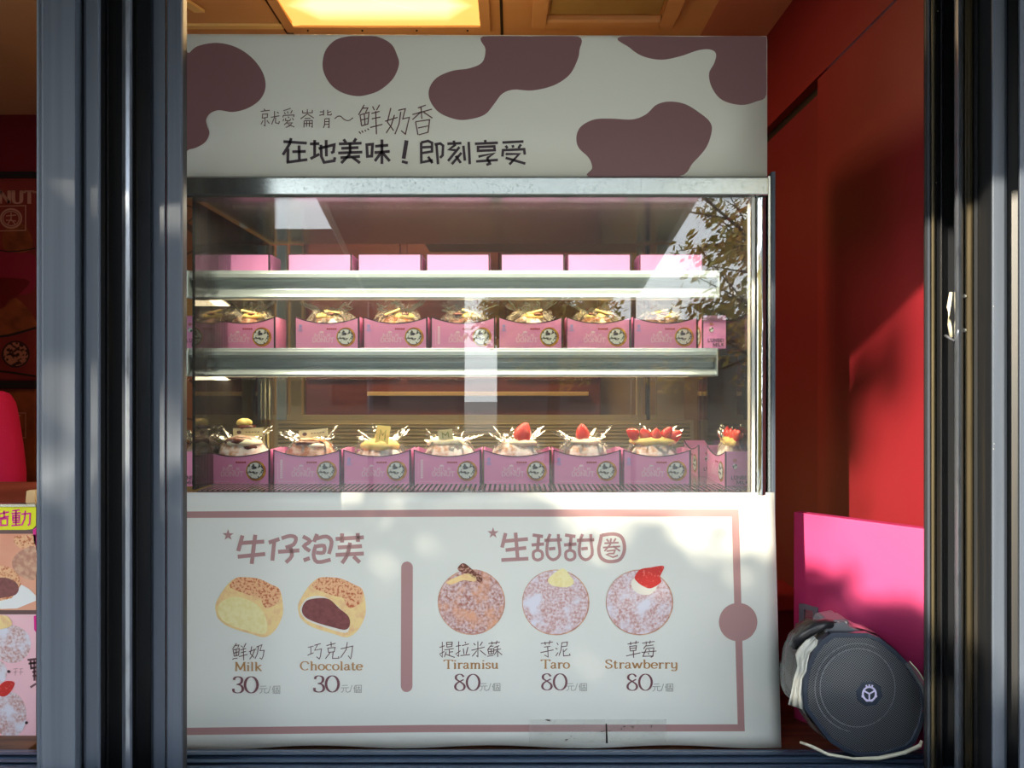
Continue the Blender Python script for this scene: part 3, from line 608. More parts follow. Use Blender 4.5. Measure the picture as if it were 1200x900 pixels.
# fill light added under the case roof to brighten the box fronts
l = bpy.data.lights.new('case_fill', 'AREA'); l.shape = 'RECTANGLE'; l.size = .9; l.size_y = .03; l.energy = 3.5; l.color = (1, .88, .68)
lo = bpy.data.objects.new('case_fill', l); C.objects.link(lo); lo.location = (-.06, 1.335, Z_(233, GY)-.004); lo.parent = case

# ------------------------------------------------------------ boxes
BW, BH, BD = .128, .0646, .07
def boxmesh(bd, flat=False, H=BH, dip=.0125):
    w2 = BW/2; t = .0012; mb = MB(); ed = MB()
    n = 14
    def top(i): x = -w2+BW*i/n; return x, (H if flat else H-dip*(1-((x/w2)**2)))
    for yf, yb in ((0, t), (bd-t, bd)):
        v = []; 
        for i in range(n+1):
            x, z = top(i); v += [(x, yf, 0), (x, yf, z), (x, yb, z), (x, yb, 0)]
        f = []
        for i in range(n):
            a = 4*i; b = a+4; f += [(a, b, b+1, a+1), (a+1, b+1, b+2, a+2), (a+2, b+2, b+3, a+3)]
        f += [(0, 1, 2, 3), (4*n, 4*n+3, 4*n+2, 4*n+1)]
        mb.add(v, f)
    for x in (-w2, w2-t): mb.box(x, x+t, t, bd-t, 0, H)
    mb.box(-w2, w2, t, bd-t, 0, t)
    # dark edge trim on the front face
    e = -.0004
    tp = [top(i) for i in range(n+1)]
    v = []
    for x, z in tp: v += [(x, e, z+.0003), (x, e, z-.0013)]
    ed.add(v, [(2*i, 2*i+2, 2*i+3, 2*i+1) for i in range(n)])
    for x0, x1 in ((-w2, -w2+.0016), (w2-.0032, w2)): ed.add([(x0, e, 0), (x1, e, 0), (x1, e, H), (x0, e, H)], [(0, 1, 2, 3)])
    v = []
    for x, z in tp: v += [(x, -.0004, z+.0004), (x, t, z+.0004)]
    ed.add(v, [(2*i, 2*i+2, 2*i+3, 2*i+1) for i in range(n)])
    for xx in (-w2-.0004, w2+.0004): ed.add([(xx, 0, 0), (xx, .002, 0), (xx, .002, H), (xx, 0, H)], [(0, 1, 2, 3)])
    return mb, ed
def fm(e=-.0006): return lambda x, y: Vector((x, e, y))
def make_box(bd=BD, variant=0, printed=True, flat=False, H=BH):
    r = empty('pastry_box')
    mb, ed = boxmesh(bd, flat, H)
    mb.build('body', M['pinkbox'], r); ed.build('edge_trim', M['edge'], r)
    if not printed: return r
    # emblem: black and white badge with a gold ring
    cx, cz = .0372, .0245
    m = MB(); m.poly([(cx+.0192*math.cos(2*PI*i/28), -.0006, cz+.0192*math.sin(2*PI*i/28)) for i in range(28)]); b = m.build('badge', M['goldink'], r)
    m = MB(); m.poly([(cx-.0012+.0160*math.cos(2*PI*i/28), -.0009, cz+.0006+.0160*math.sin(2*PI*i/28)) for i in range(28)]); m.build('badge_rim', M['blackink'], b)
    m = MB(); m.poly([(cx-.0012+.0149*math.cos(2*PI*i/28), -.0012, cz+.0006+.0149*math.sin(2*PI*i/28)) for i in range(28)]); m.build('badge_picture', M['cowdisc'], b)
    m = MB(); m.poly([(cx-.002+.0042*math.cos(2*PI*i/10), -.0014, cz+.006+.0028*math.sin(2*PI*i/10)) for i in range(10)])
    m.build('badge_mark', M['blackink'], b)
    # white title
    m = MB(); f = fm()
    flip = lambda x, y: Vector((x, -.0006, -y))
    word(m, 'DONUT', -.0300, -.0145, .0082, .0012, flip, fit=.044); word(m, 'MILK', -.0260, -.0250, .0060, .0011, flip, fit=.034)
    m.poly([(-.011+.0045*math.cos(a), -.0006, .0325+.004*math.sin(a)) for a in [0, .5, 1, 1.57, 2.1, 2.6, 3.14]])
    m.build('white_title', M['whiteink'], r)
    m = MB()
    for i in range(9): ribbon(m, [(-.054+i*.0045, -.0045), (-.051+i*.0045, -.0045)], .0008, flip)
    m.build('small_print', M['whiteink'], r)
    m = MB()
    for i in range(5): ribbon(m, [(-.001+i*.0040, -.0400-.0008*(i % 2)), (.0022+i*.0040, -.0410+.0010*(i % 2))], .0034, flip)
    m.build('red_script', M['redink'], r)
    m = MB()
    if variant == 0:
        ribbon(m, [(-.0580, -.0370), (-.0490, -.0370)], .0024, flip); ribbon(m, [(-.057, -.0405), (-.050, -.0405)], .0024, flip)
        m.poly([(-.0535+.0034*math.cos(2*PI*i/10), -.0006, .0462+.0034*math.sin(2*PI*i/10)) for i in range(10)])
        m.build('blue_mark', M['blueink'], r)
    else:
        for i in range(9): ribbon(m, [(-.0510, -.012-i*.0040), (-.0465, -.012-i*.0040)], .0030, flip)
        for i in range(11): ribbon(m, [(-.0560, -.010-i*.0028), (-.0550, -.010-i*.0028)], .0016, flip)
        m.build('white_column', M['whiteink'], r)
    return r
def end_print(r, bd, side):
    """writing on the narrow end (x = side*BW/2), read from outside"""
    xx = side*(BW/2+.0008)
    def mf(u, v):     # u across 0..bd (left to right seen from outside), v downwards
        return Vector((xx, (u if side > 0 else bd-u), -v))
    m = MB(); word(m, 'LUNBEI', bd*.22, -.0130, .0062, .0011, mf, fit=bd*.70, k=1); word(m, 'MILK', bd*.44, -.0045, .0062, .0011, mf, fit=bd*.48, k=1)
    m.build('end_lettering', M['blackink'], r)
    m = MB()
    m.poly([mf(bd*.38+.004*math.cos(2*PI*i/12), -.048+.003*math.sin(2*PI*i/12)) for i in range(12)])
    m.build('bow_print', mat('bow_print', srgb(196, 120, 120), .5), r)
    m = MB()
    m.poly([mf(bd*.38+.0045*math.cos(2*PI*i/12), -.037+.005*math.sin(2*PI*i/12)) for i in range(12)])
    m.build('milk_can_print', M['cowdisc'], r)
protoA, protoB, protoF = make_box(variant=0), make_box(variant=1), make_box(flat=True, printed=False, H=.043)
used = set()
def place(proto, loc, label, group, rz=0):
    if proto.name in used: o = copy_tree(proto)
    else: o = proto; used.add(proto.name)
    o.location = loc; o.rotation_euler = (0, 0, rz); tag(o, label, 'box', group); return o
def cen(a, b, Y): return (X_(a, Y)+X_(b, Y))/2

BYF = 1.402; MYF = 1.472
bot = [(237, 317), (320, 400), (402, 482), (485, 564), (567, 645), (649, 727), (730, 810)]
names_b = ['holding the chocolate-striped bun with yellow topping', 'holding the cocoa-dusted bun with a name card', 'holding the custard bun with tall yellow tag', 'holding the cream bun with a small yellow card', 'holding the bun with one large leaning strawberry', 'holding the bun with a pointed upright strawberry', 'holding the bun heaped with several strawberries']
for i, (a, b) in enumerate(bot):
    place(protoB if i in (1, 3) else protoA, (cen(a, b, BYF), BYF, DK), 'pink box on the case floor '+names_b[i], 'pink boxes on the case floor')
mid = [(247, 323), (345, 422), (426, 501), (505, 581), (584, 660), (664, 739), (742, 818)]
names_m = ['leftmost full-front one before the gap', 'just right of the gap', 'third from the left', 'half hidden by the white reflection at its right', 'fourth from the right end, right of the white reflection', 'second last before the end piece', 'rightmost of the seven facing the glass']
names_m = ['pink box on the middle shelf, left of the wide gap', 'pink box on the middle shelf, first one right of the wide gap', 'pink box on the middle shelf, second one right of the wide gap', 'pink box on the middle shelf, middle one of the seven facing front', 'pink box on the middle shelf, third facing front from the right end', 'pink box on the middle shelf, second facing front from the right end', 'pink box on the middle shelf, last facing front beside the turned box']
for i, (a, b) in enumerate(mid):
    place(protoB if i in (3,) else protoA, (cen(a, b, MYF), MYF, ZM), names_m[i], 'pink boxes on the middle shelf')
topb = [(242, 316), (338, 412), (419, 495), (500, 574), (588, 661), (666, 739), (750, 824)]
names_t = ['first from the left', 'second from the left', 'third from the left', 'in the middle of the row', 'third from the right', 'second from the right', 'at the right end under the slanting reflection']
TYF = 1.49
for i, (a, b) in enumerate(topb):
    place(protoF, (cen(a, b, TYF), TYF, ZT), 'flat pink box on the top shelf, '+names_t[i], 'pink boxes on the top shelf')
# turned boxes (long side running into depth)
def turned(x, y, z, side, label, group):
    r = make_box(bd=.046, variant=0)
    r['bd'] = 1; del r['bd']
    # side=-1: end showing to the camera is the -x end
    end_print(r, .046, side)
    return r
bA = turned(0, 0, 0, 1, '', '')
# printed front (local -y) must face left (-X world): rz = -90deg -> local +x goes to -Y (towards camera)
bA.location = (X_(850, 1.365), 1.365+BW/2, DK); bA.rotation_euler = (0, 0, -PI/2)
tag(bA, 'turned pink box at the right end of the case floor, its lettered end forward', 'box', 'pink boxes on the case floor')
bB = copy_tree(bA); bB.location = (X_(823, MYF-.03), MYF-.03+BW/2, ZM); tag(bB, 'turned pink box at the right end of the middle shelf, lettered end forward', 'box', 'pink boxes on the middle shelf')
bC = copy_tree(bA); bC.location = (X_(816, 1.52), 1.51+BW/2, DK); tag(bC, 'pink box deep in the case behind the turned lettered box', 'box', 'pink boxes on the case floor')
bC.location = (X_(812, 1.505)+.012, 1.508+BW/2, DK)
bD = turned(0, 0, 0, -1, '', ''); bD.location = (X_(234, 1.365), 1.365+BW/2, DK); bD.rotation_euler = (0, 0, PI/2)
tag(bD, 'turned pink box at the left end of the case floor beside the window frame', 'box', 'pink boxes on the case floor')
bE = copy_tree(bD); bE.location = (X_(240, MYF-.02), MYF-.02+BW/2, ZM); tag(bE, 'turned pink box at the left end of the middle shelf beside the frame', 'box', 'pink boxes on the middle shelf')

# ------------------------------------------------------------ pastries in clear wrappers
def lump(seed, a=.05, s=2.2):
    v = Vector((seed*3.1, seed*1.7, seed)); return lambda d: 1+a*noise.noise(d*s+v)
def wrapper(seed, r=.056, h=.066, base=.014):
    """cellophane: creased dome whose sheet fans out into ragged pleated corners"""
    nu, nv = 64, 14; vs = []; fs = []; v0 = Vector((seed*2.3, 0, seed)); rnd = random.Random(seed)
    sx_, ex_ = rnd.uniform(-.5, .5), rnd.uniform(.7, 1.2)
    for j in range(nv+1):
        t = j/nv
        for i in range(nu):
            ph = 2*PI*i/nu; cr = (noise.noise(Vector((math.cos(ph)*5, math.sin(ph)*5, t*1.2))+v0)+.6*noise.noise(Vector((math.cos(ph)*13, math.sin(ph)*13, t*4))+v0))
            if t < .72:
                q_ = t/.72; rad = r*(1-.55*q_**1.6); z = base+h*math.sin(q_*PI/2)*.92
            else:
                q_ = (t-.72)/.28; rad = r*(.45+.50*q_); z = base+h*.92+q_*(.020+.026*noise.noise(Vector((math.cos(ph)*1.7, math.sin(ph)*1.7, seed))))
            rad *= 1+(.10+.22*t)*cr; z += .010*cr*(t > .3)
            vs.append((rad*math.cos(ph)+sx_*.012*t, rad*.52*math.sin(ph), z))
    for j in range(nv):
        for i in range(nu): fs.append((j*nu+i, j*nu+(i+1) % nu, (j+1)*nu+(i+1) % nu, (j+1)*nu+i))
    m = MB().add(vs, fs); m.flat = 1
    return m
wmesh = []
for s in range(4):
    o = wrapper(s+3).build('wrapper', M['film'], None, smooth=False); wmesh.append(o.data); bpy.data.objects.remove(o)
def wrap(parent, k, sc=1):
    o = bpy.data.objects.new('wrapper', wmesh[k % 4]); C.objects.link(o); o.parent = parent; o.scale = (sc, 1, sc); return o
def berry(parent, c, r, tilt=(0, 0, 0), n='strawberry'):
    def fn(d): return 1.0 if d.z < 0 else 1+.35*d.z**2
    def shp(d):
        k = (1-.42*max(0, d.z)); return k
    vs = MB()
    nu, nv = 16, 10; V = []; Fz = []
    for j in range(nv+1):
        th = PI*j/nv
        for i in range(nu):
            ph = 2*PI*i/nu; z = math.cos(th); rr = math.sin(th)*(1-.35*z)
            V.append((rr*math.cos(ph)*r, rr*math.sin(ph)*r*.8, z*r*1.25))
    for j in range(nv):
        for i in range(nu): Fz.append((j*nu+i, (j+1)*nu+i, (j+1)*nu+(i+1) % nu, j*nu+(i+1) % nu))
    o = vs.add(V, Fz).build(n, M['berry'], parent, smooth=True); o.location = c; o.rotation_euler = tilt; return o
def cream(parent, m, c, r, seed, n='cream'):
    o = MB().ball((0, 0, 0), r, 22, 12, lambda d: 1+.10*math.sin(5*math.atan2(d.y, d.x)+seed)+.12*noise.noise(d*3+Vector((seed, 0, 0)))).build(n, M[m], parent, smooth=True)
    o.location = c; return o
def card(parent, c, w, h, tilt, marks=None, mm='card'):
    o = MB().box(-w/2, w/2, -.0004, .0004, 0, h).build('name_card', M[mm], parent); o.location = c; o.rotation_euler = tilt
    m = MB(); mf = lambda x, y: Vector((x, -.0007, y))
    m.poly([mf(-w*.3+.0045*math.cos(a), h*.5+.0035*math.sin(a)) for a in [2*PI*i/12 for i in range(12)]]) if marks != 'green' else None
    if marks == 'green':
        ribbon(m, [(-w*.2, h*.2), (-w*.2, h*.75), (0, h*.45), (w*.2, h*.75), (w*.2, h*.2)], .0014, mf)
        m.build('card_print', M['green'], o)
    else:
        for i in range(5): ribbon(m, [(-w*.08+i*w*.1, h*.5), (-w*.02+i*w*.1, h*.52)], .0018, mf)
        m.build('card_print', M['inkthin'], o)
    return o
def bun(parent, mname, seed, r=(.050, .030, .038), c=(0, 0, .042)):
    o = MB().ball((0, 0, 0), r, 30, 18, lump(seed, .09)).build('bun', M[mname], parent, smooth=True); o.location = c; return o
def pastry(kind, seed, x, y, z, label, group, rz=0, wr=True):
    t = thing('filled_donut', label, 'donut', (x, y, z), rz, group)
    if kind == 'choc':
        bun(t, 'bun', seed, (.050, .030, .042), (0, 0, .046)); cream(t, 'whip', (.006, -.012, .074), (.034, .016, .009), 1)
        cream(t, 'choc', (-.002, -.014, .078), (.026, .014, .008), 3, 'chocolate_glaze'); cream(t, 'choc', (.016, -.017, .066), (.016, .010, .006), 2, 'chocolate_glaze')
        cream(t, 'custard', (0, .008, .112), (.015, .010, .008), 4, 'custard_topping'); cream(t, 'choc', (.002, .008, .104), (.019, .012, .005), 5, 'chocolate_slab')
        card(t, (.010, .000, .086), .058, .016, (.05, -.02, 0))
    elif kind == 'cocoa':
        bun(t, 'bunmix', seed, (.050, .030, .040), (0, 0, .044)); cream(t, 'choc', (-.006, -.012, .074), (.024, .014, .006), 2, 'chocolate_glaze'); cream(t, 'whip', (.012, -.018, .070), (.016, .010, .004), 3)
        card(t, (.002, .004, .084), .056, .015, (0, -.10, 0))
    elif kind == 'custard':
        bun(t, 'bun', seed, (.050, .030, .034), (0, 0, .038)); cream(t, 'custard', (0, -.008, .068), (.036, .018, .014), 2); cream(t, 'custard', (.003, 0, .080), (.014, .010, .016), 3)
        card(t, (.006, -.022, .074), .026, .034, (-.1, .12, 0), 'green', 'custard')
    elif kind == 'creamy':
        bun(t, 'bun', seed, (.050, .030, .038), (0, 0, .042)); cream(t, 'whip', (-.004, -.004, .074), (.036, .016, .012), 5)
        card(t, (-.004, -.018, .080), .028, .020, (0, -.15, 0), 'green')
    elif kind == 'berry':
        bun(t, 'bun', seed, (.046, .030, .038), (-.004, 0, .042)); cream(t, 'whip', (.010, -.008, .074), (.026, .017, .008), 2)
        berry(t, (.012, -.008, .094), .0165, (0, .35, 0))
    elif kind == 'berry2':
        bun(t, 'bun', seed, (.046, .030, .038), (0, 0, .042)); cream(t, 'whip', (0, -.006, .076), (.028, .018, .007), 4)
        berry(t, (-.006, -.006, .094), .0135, (0, -.1, .3))
    elif kind == 'berries':
        bun(t, 'bun', seed, (.048, .030, .036), (0, 0, .040)); cream(t, 'custard', (0, -.002, .076), (.046, .018, .010), 6)
        for q, (bx, bz) in enumerate(((-.042, .092), (-.018, .090), (.004, .089), (.026, .093), (.042, .088))): berry(t, (bx, -.006, bz), .0110, (.2, (q-2)*.5, 0))
    elif kind == 'puff':
        rnd = random.Random(seed)
        bun(t, ('bun', 'bunmix', 'bunchoc')[seed % 3], seed, (.040, .028, .033), (0, 0, .038)); cream(t, 'custard', (rnd.uniform(-.012, .012), -.006, .066), (.022, .014, .008), seed)
        o = MB().box(-.016, .016, -.006, .006, 0, .004).build('paper_band', M['paper'], t, bevel=.001); o.location = (rnd.uniform(-.012, .012), -.012, .073); o.rotation_euler = (0, rnd.uniform(-.4, .4), 0)
        cream(t, 'choc', (rnd.uniform(-.015, .015), -.014, .070), (.010, .007, .004), seed+2, 'chocolate_glaze')
    if wr: wrap(t, seed, 1.0)
    return t
kinds = ['choc', 'cocoa', 'custard', 'creamy', 'berry', 'berry2', 'berries']
lab = ['sugared donut with chocolate glaze and yellow topping, far left of the case floor', 'browned donut with chocolate glaze and a long name card', 'sugared donut heaped with yellow custard and a tall green-marked tag', 'pale cream donut with a small square green-marked card', 'sugared donut with one large strawberry leaning right', 'sugared donut with a pointed upright strawberry on cream', 'wide sugared donut topped with a row of strawberries']
for i, (a, b) in enumerate(bot):
    pastry(kinds[i], i, cen(a, b, BYF), BYF+BD/2, DK+.0015, lab[i], 'wrapped donuts on the case floor')
pastry('berries', 9, X_(850, 1.365)+.024, 1.365+.06, DK+.0015, 'donut with strawberries in the turned box at the right end', 'wrapped donuts on the case floor', PI/2).scale = (.95, .70, 1)
pastry('puff', 12, X_(234, 1.365)-.024, 1.365+.06, DK+.0015, 'wrapped donut in the turned box at the left end of the case floor', 'wrapped donuts on the case floor', PI/2).scale = (.95, .70, 1)
ml = ['left of the gap', 'first right of the gap', 'second right of the gap', 'under the white reflection', 'third from the right end', 'second from the right end', 'last before the turned box']
for i, (a, b) in enumerate(mid):
    pastry('puff', 20+i, cen(a, b, MYF), MYF+BD/2, ZM+.0015, 'wrapped cream donut in a middle-shelf pink box, '+ml[i], 'wrapped donuts on the middle shelf')

# ------------------------------------------------------------ upper banner
UB = GY-.0045
ub = thing('upper_banner', 'cream cow-print sign board with dark lettering above the display case', 'sign')
pts = [(XL-.0, UB, Z_(207, UB)), (X_(898, UB), UB, Z_(206.5, UB)), (X_(898.5, UB), UB, Z_(42, UB)), (X_(560, UB), UB, Z_(42, UB)), (XL, UB, Z_(40, UB))]
sheet = MB()
rows = [(207.5, 0), (150, 0), (100, 0), (60, 0), (46, 0), (42, .0025), (40, .008), (39, .02)]
V = []; 
for py, dy in rows:
    for k in range(13):
        x = XL+(X_(899, UB)-XL)*k/12; lift = (1-abs(k-6)/6)*0
        V.append((x, UB+dy, Z_(py-(2.5*(1-k/12) if py < 70 else 0), UB)))
sheet.add(V, [(r*13+k, r*13+k+1, (r+1)*13+k+1, (r+1)*13+k) for r in range(len(rows)-1) for k in range(12)])
sheet.build('vinyl_sheet', M['cream'], ub, smooth=True, solid=.0008)
um = pmap(UB-.0008); um2 = pmap(UB-.0012)
q = lambda L, ox, s: [(ox+x/s, y/s) for x, y in L]
spots = [
 [(216, 64)]+q([(40,212),(75,185),(150,172),(225,188),(290,230),(335,290),(347,350),(325,400),(275,435),(215,450),(160,443),(125,455),(108,480),(112,505),(121,535),(105,570),(70,592),(40,600)], 210, 3.4286)+[(214, 176), (214, 120)],
 q([(600,185),(640,155),(710,143),(790,146),(850,175),(875,220),(883,260),(860,315),(810,360),(760,380),(710,386),(650,370),(605,335),(578,280),(580,225)], 210, 3.4286),
 [(566,42.6),(569,58),(565,73),(550,80),(530,83),(512,91),(503,104),(504,118),(515,132),(535,140),(552,139.5),(568.5,134),(579,122),(588.5,110),(602,105),(624,106),(649,100),(667,88),(676,72),(679,59),(677,42.6),(620,42.6)],
 [(728,43),(738,56),(753.5,66),(775,70),(797,66),(818,59),(832,58),(839,63),(837,74),(831,86),(834,102),(846,117),(868,123),(886,119),(898,111),(898,75),(898,43),(820,43)],
 [(690,206.5),(694,197),(690,185),(678,173),(675.5,160),(681,148),(696.5,140),(716.5,139),(741,140),(757,134),(769,123),(784,119),(803,122),(821,133),(832,143),(834,154),(827.5,173),(812,191),(796,206.5),(740,206.5)]]
for i, s in enumerate(spots):
    m = MB()
    pp = closed_smooth(s, 5)
    pp = [(min(x, 898.3), min(max(y, 42.2), 207)) for x, y in pp]
    m.poly([um(*p) for p in pp]); m.build('cow_spot', M['spot'], ub)
T1 = [[(50,95),(60,108)],[(30,112),(88,105)],[(42,130),(40,155),(72,150),(74,128),(42,130)],[(57,155),(58,205),(48,200)],[(45,170),(32,195)],[(70,170),(85,190)],[(95,150),(150,140)],[(118,110),(118,150),(100,195)],[(125,150),(125,185),(145,190),(150,175)],[(135,115),(145,125)],
 [(222,92),(175,108)],[(180,118),(188,130)],[(200,112),(205,125)],[(232,105),(222,125)],[(172,150),(175,138),(243,135),(240,148)],[(190,155),(188,170),(215,172),(222,160)],[(205,145),(212,155)],[(178,160),(172,175)],[(232,155),(240,168)],[(205,175),(180,198)],[(195,187),(232,185),(215,205),(190,215)],[(205,195),(245,212)],
 [(328,98),(328,120)],[(297,105),(298,122),(360,120),(360,103)],[(328,128),(285,160)],[(328,128),(370,155)],[(310,158),(348,156)],[(308,172),(306,215)],[(308,172),(360,170),(360,212),(352,210)],[(324,175),(323,210)],[(342,175),(341,210)],[(308,190),(358,188)],
 [(432,102),(432,138)],[(408,115),(430,115)],[(405,138),(432,130)],[(458,102),(458,135),(480,135),(483,125)],[(480,112),(460,120)],[(440,160),(438,200),(430,218)],[(440,160),(468,158),(467,215),(458,212)],[(440,178),(466,177)],[(440,195),(466,194)]]
T2 = [[(692,70),(655,135)],[(680,92),(715,90),(700,120)],[(665,135),(675,205)],[(665,135),(722,118),(715,195)],[(675,205),(717,192)],[(670,168),(718,155)],[(692,130),(697,195)],[(658,240),(670,255)],[(675,235),(685,248)],[(695,230),(703,240)],[(712,222),(722,230)],
 [(745,80),(757,105)],[(790,70),(770,105)],[(738,125),(790,112)],[(740,160),(795,148)],[(730,215),(808,195)],[(765,110),(770,258)],
 [(862,90),(840,180),(880,235)],[(885,135),(865,200),(832,250)],[(825,175),(905,150)],[(910,105),(955,95),(938,160),(980,150),(965,215),(955,258),(928,235)],[(925,115),(915,190),(888,258)],
 [(1085,72),(1035,90)],[(1000,132),(1125,98)],[(1055,85),(1060,160)],[(1055,115),(1000,165)],[(1070,115),(1128,155)],[(1020,178),(1035,262)],[(1020,178),(1110,165),(1100,245),(1040,262)],[(1035,218),(1100,205)]]
m = MB(); trace(m, T1, 300, 110, 5.4545, 1.05, um2); m.flat = 1; m.build('thin_lettering', M['inkthin'], ub)
m = MB(); ribbon(m, [(300+x/5.4545, 110+y/5.4545) for x, y in [(503,160),(520,145),(540,143),(560,160),(580,170),(600,168),(620,152)]], 1.1, um2, k=3); m.flat = 1; m.build('wave_mark', M['inkthin'], ub)
m = MB(); trace(m, T2, 300, 110, 5.4545, 1.3, um2); m.flat = 1
m.build('thin_lettering', M['inkthin'], ub)
T3 = [[(175,305),(325,315)],[(225,283),(215,320),(172,390)],[(205,350),(203,440)],[(232,370),(318,368)],[(275,330),(277,425)],[(195,438),(328,420)],
 [(345,320),(405,318)],[(375,295),(375,395)],[(348,415),(405,385)],[(400,350),(500,325),(495,370),(480,378)],[(448,295),(450,400)],[(415,325),(418,400),(435,438),(500,428),(505,405)],
 [(560,290),(575,312)],[(640,285),(625,308)],[(530,320),(675,315)],[(545,348),(655,343)],[(525,378),(680,372)],[(600,315),(602,385)],[(540,408),(665,400)],[(600,385),(545,443)],[(612,402),(665,442)],
 [(708,325),(712,400),(740,398),(745,322),(708,325)],[(762,335),(845,328)],[(758,375),(855,368)],[(805,292),(805,448)],[(800,375),(760,430)],[(812,380),(855,430)],
 [(932,432),(970,442)]]
T4 = [[(290,180),(345,168),(375,182),(375,250),(300,262)],[(290,180),(292,335),(380,318)],[(300,218),(370,214)],[(345,290),(378,342)],[(395,195),(440,188),(462,205),(458,280),(438,300)],[(410,195),(422,350)],
 [(545,165),(550,190)],[(495,190),(605,185)],[(560,195),(510,235),(560,240)],[(590,215),(500,325)],[(605,260),(530,350)],[(560,285),(600,340)],[(620,205),(632,322)],[(662,175),(670,350)],
 [(790,160),(793,182)],[(710,190),(890,182)],[(735,215),(735,245),(865,240),(862,210),(735,215)],[(738,290),(860,265),(805,302)],[(720,328),(890,316)],[(805,300),(828,345),(800,355)],
 [(925,180),(1090,172)],[(950,205),(965,225)],[(1005,200),(1010,220)],[(1070,195),(1050,225)],[(925,290),(930,240),(1095,232),(1100,275)],[(950,270),(1055,270),(980,352)],[(950,300),(1105,345)]]
m = MB(); trace(m, T3, 300, 110, 5.4545, 3.3, um2); ribbon(m, [(476.5, 164.5), (473, 186)], 4.6, um2); m.flat = 1; m.build('bold_lettering', M['ink'], ub)
m = MB(); trace(m, T4, 450, 140, 6.667, 3.0, um2); m.flat = 1
m.build('bold_lettering', M['ink'], ub)

# ------------------------------------------------------------ lower banner
def LY(py): return GY-.006-(py-578)/295*.014
lb = thing('lower_banner', 'pale menu banner with two puffs and three donuts below the display glass', 'banner')
V = []; NX, NY = 48, 20
for j in range(NY+1):
    py = 577+(875.5-577)*(j/NY)
    for k in range(NX+1):
        t = k/NX; xr = 907.5+(py-578)/295*8; px = 205+(xr-205)*t; yy = LY(py)
        pyy = py
        if py > 860:
            pyy += (py-860)/15*(1.8*math.sin(px*.03)-.4+(2 if px < 400 else 0)*(1-max(0, px-215)/185 if px < 400 else 0))
            if abs(px-710) < 60: yy -= .004*(1-abs(px-710)/60)*(py-860)/15
        V.append(P(px, pyy, yy))
MB().add(V, [(j*(NX+1)+k, j*(NX+1)+k+1, (j+1)*(NX+1)+k+1, (j+1)*(NX+1)+k) for j in range(NY) for k in range(NX)]).build('vinyl_sheet', M['cream2'], lb, smooth=True, solid=.0008)
def lm(e): return lambda x, y: P(x, y, LY(y)-e)
L1, L2, L3 = lm(.0008), lm(.0012), lm(.0016)
for bl in ([(205, 599.5), (540, 597), (865.5, 597), (866, 605.5), (540, 605.5), (205, 607)], [(857.5, 605.5), (866, 605.5), (872.5, 849), (864.5, 849)], [(205, 853), (500, 849.5), (872.5, 848.8), (872.8, 857), (500, 858), (205, 861.5)]):
    m = MB(); m.flat = 1; m.poly([L1(*p) for p in bl]); m.build('border_line', M['line'], lb)
m = MB(); m.poly([L2(865+22.5*math.cos(2*PI*i/36), 729+22.5*math.sin(2*PI*i/36)) for i in range(36)]); m.build('border_dot', M['line'], lb)
m = MB(); m.poly([L1(*p) for p in arc(477, 665, 6.8, 7, 180, 360, 10)]+[L1(*p) for p in arc(476.5, 804, 6.8, 7, 0, 180, 10)]); m.build('divider_bar', M['line'], lb)
H1 = [[(265,105),(235,215)],[(258,158),(418,148)],[(232,255),(425,235)],[(355,100),(330,305)],[(450,155),(525,130)],[(488,150),(475,282)],[(515,220),(665,210)],[(695,280),(738,264)],[(790,95),(768,150)],
 [(920,130),(1118,118)],[(965,90),(965,155)],[(1075,88),(1078,150)],[(935,190),(1105,180)],[(920,242),(1118,232)],[(1045,252),(1090,295)]]
H1c = [[(540,125),(600,108),(640,122),(625,168),(568,190)],[(600,182),(612,248),(570,295)],[(690,112),(740,145),(698,180),(740,215)],[(785,128),(855,112),(892,150),(872,235)],[(785,182),(838,178),(835,225),(782,225)],[(782,170),(765,240),(792,292),(885,275)],[(1022,155),(1002,240),(965,300)]]
m = MB(); trace(m, H1, 240, 610, 6, 4.6, L2); trace(m, H1c, 240, 610, 6, 4.4, L2, k=3)
m.flat = 1; m.build('title_lettering', M['line'], lb)
for cx_, cy_, ox in ((164, 102, 240), (107, 88, 560)):
    m = MB(); m.poly([L2(ox+(cx_+(42 if i % 2 == 0 else 16)*math.sin(PI*i/5))/6, 610+(cy_-(42 if i % 2 == 0 else 16)*math.cos(PI*i/5))/6) for i in range(10)]); m.build('star', M['line'], lb)
m = MB()
H2 = [[(195,88),(170,190)],[(185,145),(352,130)],[(195,208),(340,192)],[(165,278),(355,268)],[(265,85),(280,270)]]
trace(m, H2, 560, 610, 6, 4.2, L2)
for dx in (0, 228):
    trace(m, [[(385,102),(458,112)],[(428,110),(420,200)],[(378,172),(465,165)],[(468,140),(590,135)],[(500,200),(545,195)]], 560, 610, 6, 3.8, L2, dx=dx)
    trace(m, [[(420,208),(392,222),(392,262),(420,278),(452,262),(450,222),(420,208)],[(508,95),(490,150),(488,240),(530,276),(575,240),(568,150),(566,95)]], 560, 610, 6, 3.4, L2, dx=dx, k=3)
trace(m, [[(870,98),(860,150),(850,200),(862,255),(900,284),(950,288),(1000,272),(1028,220),(1028,160),(1005,112),(950,94),(870,104)]], 560, 610, 6, 4, L2, k=3)
trace(m, [[(905,130),(920,150)],[(970,125),(955,150)],[(890,160),(990,155)],[(880,190),(1000,182)],[(937,125),(930,170),(890,215)],[(950,180),(1000,215)],[(905,215),(965,208),(955,232),(925,232),(905,240),(950,258),(985,245)]], 560, 610, 6, 2.0, L2)
m.flat = 1; m.build('title_lettering', M['line'], lb)
